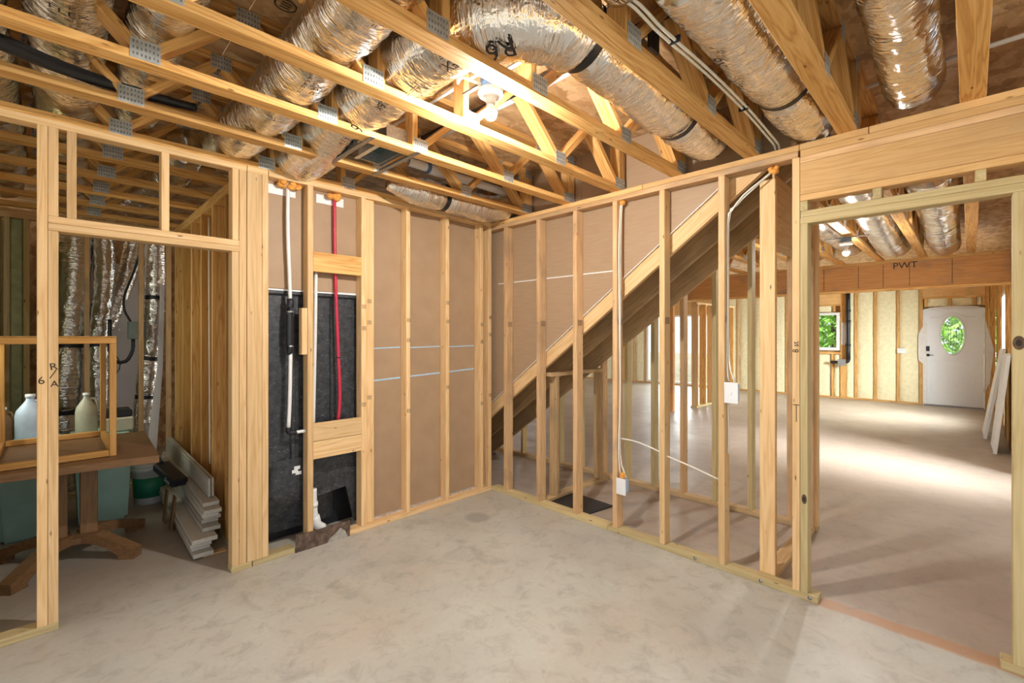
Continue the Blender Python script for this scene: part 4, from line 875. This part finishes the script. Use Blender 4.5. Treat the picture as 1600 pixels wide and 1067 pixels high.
ang = Vector((0.22, -0.9, -0.25)).normalized(); board('case_body', Vector((-2.44, 1.55, 0.42)), Vector((-2.44, 1.55, 0.42)) + ang * 0.36, 0.12, 0.07, (0, 0, 1), 'black', bc, 0.012)
flat_text('case_lettering', 'Dura', 0.042, Vector((-2.44, 1.55, 0.42)) + ang * 0.28 + Vector((-0.062, -0.02, 0.0)), (0.22, -0.9, -0.25), (0.25, -0.2, 0.95), 'white', bc)
board('case_handle', Vector((-2.46, 1.72, 0.48)), Vector((-2.44, 1.50, 0.45)), 0.03, 0.03, (0, 0, 1), 'black', bc, 0.008)

# ------------------------------------------------------------------ large room: far wall, side wall, beam, door, window
def foam_bay(parent, p, u, v, nu, nv, nrm, seed, mat='foam', amp=0.03):
    vs_, fs = [], []; p, u, v, nrm = Vector(p), Vector(u), Vector(v), Vector(nrm)
    for j in range(nv + 1):
        for i in range(nu + 1):
            e = 1 - abs(2 * i / nu - 1) ** 4
            vs_.append(p + u * (i / nu) + v * (j / nv) + nrm * (amp * (noise.noise(Vector((i * 0.9, j * 0.8, seed))) * 0.6 + 0.25 * noise.noise(Vector((i * 2.3, j * 2.1, seed + 9)))) + 0.03 * e))
    for j in range(nv):
        for i in range(nu): a = j * (nu + 1) + i; fs.append((a, a + 1, a + nu + 2, a + nu + 1))
    return mesh_obj('foam_panel', vs_, fs, mat, parent, True)
wf = empty('wall_far', (10.55, 0, 0), kind='structure'); XF = (10.50, 10.64)
ys_studs = [-3.70, -3.62, -2.63, -2.205, -1.80, -1.345, -1.16]
HW = 2.62
def sF(n, y0, y1, z0, z1, mat='pine', x=XF): return bx(n, x, (y0, y1), (z0, z1), mat, wf)
bays = []
sF('stud', -3.74, -3.66, 0, HW); sF('stud', -3.655, -3.595, 0, HW); sF('stud', -2.63, -2.575, 0, HW)
for y in (-2.24, -1.83): sF('stud', y, y + 0.05, 0, HW)
sF('stud', -1.46, -1.41, 0, HW); sF('stud', -1.235, -1.13, 0, HW)
for (a, b) in ((-2.575, -2.24), (-2.19, -1.83), (-1.78, -1.46), (-1.41, -1.235)):
    foam_bay(wf, (10.545, a + .003, 0.04), (0, b - a - .006, 0), (0, 0, HW - 0.04), 9, 44, (-1, 0, 0), a * 7)
# door header zone
sF('header', -3.595, -2.63, 2.38, 2.58, 'beam', (10.50, 10.54)); sF('header_sill', -3.595, -2.63, 2.34, 2.379)
for a, b in ((-3.595, -3.555), (-3.465, -3.425), (-3.09, -3.045), (-2.70, -2.66)): sF('cripple', a, b, 2.165, 2.34)
for i, (a, b) in enumerate(((-3.555, -3.465), (-3.425, -3.09), (-3.045, -2.70))): foam_bay(wf, (10.55, a + .003, 2.167), (0, b - a - .006, 0), (0, 0, 0.17), 7, 5, (-1, 0, 0), 60 + i)
sF('wrap_strip', -2.70, -2.635, 0.0, 1.82, 'wrap', (10.49, 10.4985)); prism('wrap_flap', [(-3.66, 0.55), (-3.60, 0.4), (-3.60, 1.85), (-3.72, 1.25)], 'X', 10.488, 10.493, 'wrap', wf)
prism('wrap_flap', [(-2.56, 1.55), (-2.64, 1.75), (-2.64, 0.9), (-2.56, 1.0)], 'X', 10.486, 10.489, 'wrap', wf); prism('wrap_flap', [(-1.20, 1.85), (-1.33, 1.6), (-1.22, 1.3), (-1.15, 1.3), (-1.15, 1.85)], 'X', 10.488, 10.493, 'wrap', wf)
prism('wrap_strip', [(-3.60, 2.10), (-2.64, 2.10), (-2.75, 2.14), (-3.1, 2.165), (-3.45, 2.15)], 'X', 10.487, 10.492, 'wrap', wf)
# window bay
sF('header', -1.13, 0.0, 2.30, 2.58, 'beam', (10.50, 10.54)); sF('header_sill', -1.13, 0.0, 2.26, 2.299); sF('window_sill_plate', -1.13, 0.0, 1.07, 1.12)
for y in (-1.02, -0.55): sF('cripple', y, y + 0.04, 2.12, 2.26); sF('cripple', y + 0.03, y + 0.07, 0.04, 1.07)
foam_bay(wf, (10.55, -0.97, 2.12), (0, 0.41, 0), (0, 0, 0.14), 6, 4, (-1, 0, 0), 91); foam_bay(wf, (10.55, -0.94, 0.04), (0, 0.42, 0), (0, 0, 1.02), 7, 18, (-1, 0, 0), 93); foam_bay(wf, (10.55, -0.47, 0.04), (0, 0.46, 0), (0, 0, 1.02), 7, 18, (-1, 0, 0), 94); foam_bay(wf, (10.55, -0.50, 2.12), (0, 0.49, 0), (0, 0, 0.14), 6, 4, (-1, 0, 0), 95); foam_bay(wf, (10.55, -1.125, 0.04), (0, 0.13, 0), (0, 0, 1.02), 4, 18, (-1, 0, 0), 96)
yy = 0.0; i = 0
while yy < 8.4:
    if 1.5 < yy < 4.0: yy += 0.406; i += 1; continue
    sF('stud', yy, yy + 0.045, 0, HW, 'spf' if i % 2 else 'pine'); foam_bay(wf, (10.545, yy + 0.048, 0.04), (0, 0.355, 0), (0, 0, HW - .04), 7, 30, (-1, 0, 0), 120 + i, 'foam'); yy += 0.406; i += 1
sF('sole_plate', -2.63, 8.5, -0.001, 0.038, 'pine', (10.48, 10.64)); sF('top_plate', -3.74, 8.5, HW, ZB)
bx('outer_sheathing', (10.645, 10.66), (-2.63, -1.12), (-0.2, 3.1), 'osb', wf, 0); bx('outer_sheathing', (10.645, 10.66), (0.0, 1.62), (-0.2, 3.1), 'osb', wf, 0); bx('outer_sheathing', (10.645, 10.66), (4.06, 8.6), (-0.2, 3.1), 'osb', wf, 0); bx('outer_sheathing', (10.645, 10.66), (1.625, 4.055), (2.15, 3.1), 'osb', wf, 0); bx('outer_sheathing', (10.645, 10.66), (-1.118, -0.002), (-0.2, 1.16), 'osb', wf, 0); bx('outer_sheathing', (10.645, 10.66), (-1.118, -0.002), (2.10, 3.1), 'osb', wf, 0); bx('outer_sheathing', (10.645, 10.66), (-3.8, -2.632), (2.09, 3.1), 'osb', wf, 0)
wn = empty('window_1', (10.6, -0.6, 1.15), kind='structure')
wy0, wy1, wz0, wz1 = -1.118, -0.14, 1.165, 2.095
for (y0, y1, za, zc) in ((wy0, wy1, wz0, wz0 + .07), (wy0, wy1, wz1 - .06, wz1), (wy0, wy0 + .07, wz0 + .07, wz1 - .06), (wy1 - .07, wy1, wz0 + .07, wz1 - .06), (-0.665, -0.60, wz0 + .07, wz1 - .06)): bx('window_frame', (10.495, 10.60), (y0, y1), (za, zc), 'vinyl', wn, 0.006)
bx('pane', (10.55, 10.555), (wy0 + .072, -0.667), (wz0 + .072, wz1 - .062), 'glass', wn, 0); bx('pane', (10.565, 10.57), (-0.598, wy1 - .072), (wz0 + .072, wz1 - .062), 'glass', wn, 0)
sF('header', 1.63, 4.05, 2.15, 2.58, 'beam', (10.50, 10.54))
wn3 = empty('window_3', (10.6, 2.8, 0), kind='structure')
for (y0, y1, za, zc) in ((1.63, 4.05, 0.04, 0.10), (1.63, 4.05, 2.09, 2.149), (1.63, 1.70, 0.10, 2.09), (3.98, 4.05, 0.10, 2.09), (2.80, 2.88, 0.10, 2.09)): bx('window_frame', (10.50, 10.60), (y0, y1), (za, zc), 'vinyl', wn3, 0.006)
for (y0, y1) in ((1.702, 2.798), (2.882, 3.978)): bx('pane', (10.55, 10.555), (y0, y1), (0.102, 2.088), 'glass', wn3, 0)
# door with oval glass
dr = empty('door_1', (10.53, -3.11, 0), kind='structure'); dy0, dy1, dz0, dz1 = -3.575, -2.655, 0.03, 2.085
oc = (-3.105, 1.535); oa, ob = 0.185, 0.405; NO = 40
bm = bmesh.new(); 
def ring(x, inner): return [bm.verts.new((x, oc[0] + oa * math.cos(2 * PI * k / NO), oc[1] + ob * math.sin(2 * PI * k / NO))) for k in range(NO)]
def outer(x):
    o = []
    for k in range(NO):
        c, s = math.cos(2 * PI * k / NO), math.sin(2 * PI * k / NO)
        tY = ((dy1 - oc[0]) / c) if c > 1e-6 else ((dy0 - oc[0]) / c if c < -1e-6 else 1e9); tZ = ((dz1 - oc[1]) / s) if s > 1e-6 else ((dz0 - oc[1]) / s if s < -1e-6 else 1e9)
        q = min(tY, tZ); o.append(bm.verts.new((x, oc[0] + c * q, oc[1] + s * q)))
    return o
xf, xb = 10.515, 10.56
i1, o1, i2, o2 = ring(xf, 1), outer(xf), ring(xb, 1), outer(xb)
cor = {}
for k in range(NO):
    j = (k + 1) % NO
    bm.faces.new((i1[k], i1[j], o1[j], o1[k])); bm.faces.new((i2[k], o2[k], o2[j], i2[j])); bm.faces.new((i1[k], i2[k], i2[j], i1[j])); bm.faces.new((o1[k], o1[j], o2[j], o2[k]))
for (cy, cz) in ((dy0, dz0), (dy0, dz1), (dy1, dz0), (dy1, dz1)):       # square off the four corners
    near = sorted(range(NO), key=lambda k: (o1[k].co.y - cy) ** 2 + (o1[k].co.z - cz) ** 2)
    ka = next(k for k in near if abs(o1[k].co.z - cz) < 1e-5); kb = next(k for k in near if abs(o1[k].co.y - cy) < 1e-5)
    c1, c2 = bm.verts.new((xf, cy, cz)), bm.verts.new((xb, cy, cz))
    bm.faces.new((o1[ka], c1, o1[kb])); bm.faces.new((o2[ka], o2[kb], c2)); 
bm_obj('leaf', bm, 'door', dr)
def oval(name, a, b, r, x, mat, parent, cy=oc[0], cz=oc[1]): return tube(name, [(x, cy + a * math.cos(q), cz + b * math.sin(q)) for q in [2 * PI * k / 28 for k in range(29)]], r, mat, parent, 8, 0.05)
oval('oval_moulding', oa + 0.012, ob + 0.012, 0.016, xf - 0.003, 'door', dr)
vs_ = [(10.535, oc[0] + oa * math.cos(2 * PI * k / NO), oc[1] + ob * math.sin(2 * PI * k / NO)) for k in range(NO)]; gp = mesh_obj('pane', vs_, [tuple(range(NO))], 'glass', dr)
oval('caming', oa * .80, ob * .85, 0.004, 10.53, 'lead', gp); 
cz0 = oc[1]
for pts in ([(-.06, -.25), (-.06, .12), (0, .24), (.06, .12), (.06, -.25)], [(-.025, -.22), (-.025, .16)], [(.025, -.22), (.025, .16)], [(-.10, -.28), (0, -.20), (.10, -.28)], [(-.12, -.22), (0, -.32), (.12, -.22)], [(0, .24), (0, .34)], [(-.13, .12), (-.06, .2), (0, .28), (.06, .2), (.13, .12)], [(0, -.32), (0, -.4)]):
    for a, b in zip(pts, pts[1:]): board('caming', (10.53, oc[0] + a[0], cz0 + a[1]), (10.53, oc[0] + b[0], cz0 + b[1]), 0.006, 0.007, (1, 0, 0), 'lead', gp, 0)
for (ya, yb) in ((-3.45, -3.18), (-3.03, -2.76)):       # raised panels
    for (za, zc) in ((0.28, 0.68),):
        for q in ((ya, yb, za, za + .015), (ya, yb, zc - .015, zc), (ya, ya + .015, za + .015, zc - .015), (yb - .015, yb, za + .015, zc - .015)): bx('moulding', (xf - 0.008, xf), (q[0], q[1]), (q[2], q[3]), 'door', dr, 0.002)
bx('moulding', (xf - .007, xf), (-3.45, -2.76), (0.98, 0.995), 'door', dr, 0.002); tube('moulding', [(xf, -3.45, 1.93), (xf, -3.30, 1.935), (xf, -3.105, 2.02), (xf, -2.91, 1.935), (xf, -2.76, 1.93)], 0.007, 'door', dr, 6, 0.03)
lk = bx('keypad_lock', (xf - .03, xf - .001), (-2.745, -2.685), (1.19, 1.30), 'black', dr, 0.006); bx('handle_rose', (xf - .025, xf - .001), (-2.745, -2.685), (1.075, 1.13), 'black', dr, 0.006); bx('lever', (xf - .045, xf - .03), (-2.81, -2.70), (1.095, 1.108), 'black', dr, 0.003)
for z in (0.35, 1.15, 1.9): bx('hinge', (xf - .008, xf + .001), (-3.592, -3.575), (z, z + 0.10), 'black', dr, 0)
for (y0, y1, z0_, z1_) in ((-3.594, -3.578, 0.0, 2.10), (-2.652, -2.632, 0.0, 2.10), (-3.578, -2.652, 2.088, 2.12)): bx('jamb', (10.505, 10.63), (y0, y1), (z0_, z1_), 'vinyl', dr)
bx('threshold', (10.46, 10.63), (-3.578, -2.652), (0.0, 0.028), 'steel', dr)
sw = bx('switch_cover', (10.478, 10.498), (-2.36, -2.20), (1.13, 1.24), 'white', None, 0.003); tag(sw, 'white cover plate on the foamed wall left of the white door', 'cover plate')
vp = empty('vent_pipe', (10.42, -1.33, 0.8), 'black vent pipe rising between window and foamed bays', 'pipe')
tube('pipe', [(10.42, -1.30, 2.55), (10.42, -1.305, 0.95)], 0.042, 'black', vp, 14, 0.2); tube('elbow', [(10.42, -1.305, 1.0), (10.42, -1.30, 0.91), (10.42, -1.22, 0.885), (10.42, -0.95, 0.88)], 0.034, 'black', vp, 12, 0.04)
for z in (1.28, 1.85, 2.1): tube('coupling', [(10.42, -1.303, z), (10.42, -1.303, z + .05)], 0.05, 'black', vp, 14, 0.02)
bx('nail_guard', (10.36, 10.375), (-1.26, -1.10), (0.80, 0.96), 'galv', vp, 0.001)
# side wall on the door side
ws = empty('wall_door_side', (5, -3.75, 0), kind='structure'); YS = (-3.89, -3.75)
def sW(n, x0, x1, z0, z1, mat='pine', y=YS): return bx(n, (x0, x1), y, (z0, z1), mat, ws)
sW('top_plate', 0.1, 10.64, 2.62, ZB)
xs = [4.35, 4.8, 5.2, 5.6, 6.0, 6.4, 6.8, 7.15, 8.45, 8.85, 9.25, 9.65, 10.05, 10.44]
for x in xs: sW('stud', x, x + 0.04, 0, 2.62, 'pine')
for i, (a, b) in enumerate(zip(xs, xs[1:])):
    if abs(a - 7.15) < .01:
        foam_bay(ws, (a + .043, -3.80, 0.04), (b - a - .046, 0, 0), (0, 0, 1.0), 9, 14, (0, 1, 0), 200 + i); sW('window_sill_plate', a + .04, b, 1.06, 1.10); sW('header', a + .04, b, 2.25, 2.5, 'beam', (-3.80, -3.76))
        bx('outer_sheathing', (a, b), (-3.91, -3.895), (-0.2, 1.09), 'osb', ws, 0); bx('outer_sheathing', (a, b), (-3.91, -3.895), (2.25, 3.1), 'osb', ws, 0)
    else:
        foam_bay(ws, (a + .043, -3.80, 0.04), (b - a - .046, 0, 0), (0, 0, 2.57), 6, 26, (0, 1, 0), 200 + i); bx('outer_sheathing', (a, b), (-3.91, -3.895), (-0.2, 3.1), 'osb', ws, 0)
wn2 = empty('window_2', (7.8, -3.8, 1.1), kind='structure')
for (x0, x1, za, zc) in ((7.19, 8.45, 1.10, 1.16), (7.19, 8.45, 2.19, 2.25), (7.19, 7.25, 1.16, 2.19), (8.39, 8.45, 1.16, 2.19), (7.79, 7.85, 1.16, 2.19)): bx('window_frame', (x0, x1), (-3.86, -3.76), (za, zc), 'vinyl', wn2, 0.005)
bx('pane', (7.252, 7.788), (-3.82, -3.815), (1.162, 2.188), 'glass', wn2, 0); bx('pane', (7.852, 8.388), (-3.82, -3.815), (1.162, 2.188), 'glass', wn2, 0)
sW('header', 1.6, 4.35, 2.2, 2.6, 'beam', (-3.82, -3.76)); sW('stud', 1.56, 1.6, 0, 2.62); bx('outer_sheathing', (0.1, 1.6), (-3.91, -3.895), (-0.2, 3.1), 'osb', ws, 0); bx('outer_sheathing', (1.6, 4.35), (-3.91, -3.895), (2.2, 3.1), 'osb', ws, 0)
for x in (0.2, 0.6, 1.0): sW('stud', x, x + .04, 0, 2.62)
# dropped beam
bmx = empty('dropped_beam', (5.73, 1.0, 2.24), 'long reddish-brown dropped beam crossing the large room with dark lettering', 'beam')
for x in (5.73, 5.777): bx('ply', (x, x + 0.0455), (-3.75, 8.0), (2.24, 2.618), 'lvl', bmx)
bx('top_plate', (5.72, 5.83), (-3.75, 8.0), (2.6185, 2.658), 'pine', bmx); bx('bottom_trim', (5.722, 5.829), (-3.75, 8.0), (2.205, 2.2395), 'pine', bmx)
flat_text('beam_lettering', 'PWT', 0.13, (5.7285, -2.70, 2.56), (0, -1, 0), (0, 0, 1), 'pencil', bmx); flat_text('beam_lettering', 'PWT', 0.13, (5.7285, -0.05, 2.54), (0, -1, 0), (0, 0, 1), 'pencil', bmx)
for y in (-1.7, -2.15, -2.45, -2.75, -3.2): board('seam_mark', (5.7285, y, 2.26), (5.7285, y, 2.60), 0.001, 0.006, (0, 1, 0), 'pencil', bmx, 0)
# posts and partition in the large room
wpz = empty('wall_partition', (7.5, 0.75, 0), kind='structure')
for i in range(6): bx('stud', (6.55 + 0.41 * i, 6.59 + 0.41 * i), (0.70, 0.84), (T, 2.20), 'pine' if i % 2 else 'spf', wpz)
bx('sole_plate', (6.5, 8.7), (0.70, 0.84), (0, T), 'treated', wpz); bx('top_plate', (6.5, 8.7), (0.70, 0.84), (2.20, 2.24), 'spf', wpz)
po = empty('support_post', (6.25, 1.0, 0), 'orange wooden support post under the dropped beam seen between studs', 'post'); bx('post', (5.73, 5.82), (0.86, 0.95), (0.0, 2.204), 'lvl', po); bx('post_ply', (5.73, 5.82), (0.951, 0.99), (0.0, 2.204), 'pine', po)
# leaning slabs
for i, (x, lb) in enumerate(((7.06, 'farther'), (5.90, 'nearer'))):
    yb_ = -3.53 - 0.07 * i
    t = empty('leaning_slab', (x, -3.55, 0), 'off-white slab leaning on the door-side wall, the %s one' % lb, 'slab', 'slabs leaning on the door-side wall')
    board('slab', (x, yb_, 0.012), (x + 0.05, -3.725, 1.33 - 0.04 * i), 0.88, 0.035, (0, 1, 0.15), 'slab', t, 0.003); board('edge_band', (x - 0.443, yb_, 0.012), (x - 0.393, -3.725, 1.32 - .04 * i), 0.004, 0.036, (0, 1, 0.15), 'white', t, 0)
# ducts in the large room
G2 = 'foil ducts over the large room'
duct('flexible_duct', 'shiny foil duct above the bulb of the large room', [(1.4, -2.66, 2.86), (2.4, -2.66, 2.84), (3.2, -2.65, 2.80), (4.4, -2.65, 2.72), (5.3, -2.65, 2.80)], 0.15, seed=31, group=G2)
duct('flexible_duct', 'strapped foil duct nearest the door-side wall of the large room', [(1.8, -3.14, 2.86), (3.2, -3.14, 2.85), (4.4, -3.13, 2.78), (5.6, -3.13, 2.80)], 0.16, straps=(0.55, 0.75), seed=32, group=G2)
duct('flexible_duct', 'foil duct crossing the large room left of its bulb', [(2.2, -2.15, 2.86), (3.6, -2.15, 2.84), (5.2, -2.15, 2.85)], 0.14, seed=33, group=G2)
duct('flexible_duct', 'foil duct glimpsed over the stair-side studs in the large room', [(1.6, -1.66, 2.87), (3.4, -1.67, 2.85), (5.4, -1.68, 2.85)], 0.14, seed=34, group=G2)

# ------------------------------------------------------------------ trees outside
random.seed(21)
def tree(label, x, y, h, r):
    t = empty('tree', (x, y, -0.21), label, 'tree', 'trees outside the large room')
    tube('trunk', [(x, y, -0.22), (x + .1, y + .1, h * .5), (x, y, h * .9)], 0.12, 'bark', t, 8, 0.4)
    vs_, fs = [], []
    for i in range(2600):
        d = Vector((random.gauss(0, 1), random.gauss(0, 1), random.gauss(0, 1))).normalized() * (random.random() ** 0.4)
        c = Vector((x + d.x * r, y + d.y * r, h * .55 + d.z * h * .55)); 
        a = Vector((random.uniform(-1, 1), random.uniform(-1, 1), random.uniform(-1, 1))).normalized(); b = a.orthogonal().normalized(); s = random.uniform(0.08, 0.17); n = len(vs_)
        vs_ += [c - a * s, c + b * s * .5, c + a * s, c - b * s * .5]; fs.append((n, n + 1, n + 2, n + 3))
    o = mesh_obj('foliage', vs_, fs, 'leaf', t); o['kind'] = 'stuff'
tree('leafy green tree outside the far window', 14.6, -0.4, 4.2, 1.7); tree('leafy green tree outside the white door', 14.6, -4.3, 4.2, 1.7); tree('leafy green tree set back between window and door', 19.0, -2.4, 6.0, 2.3); tree('leafy green tree left of the far window', 19.5, 2.6, 6.0, 2.3)
tree('leafy green tree outside the side window', 8.3, -8.5, 4.5, 2.0)
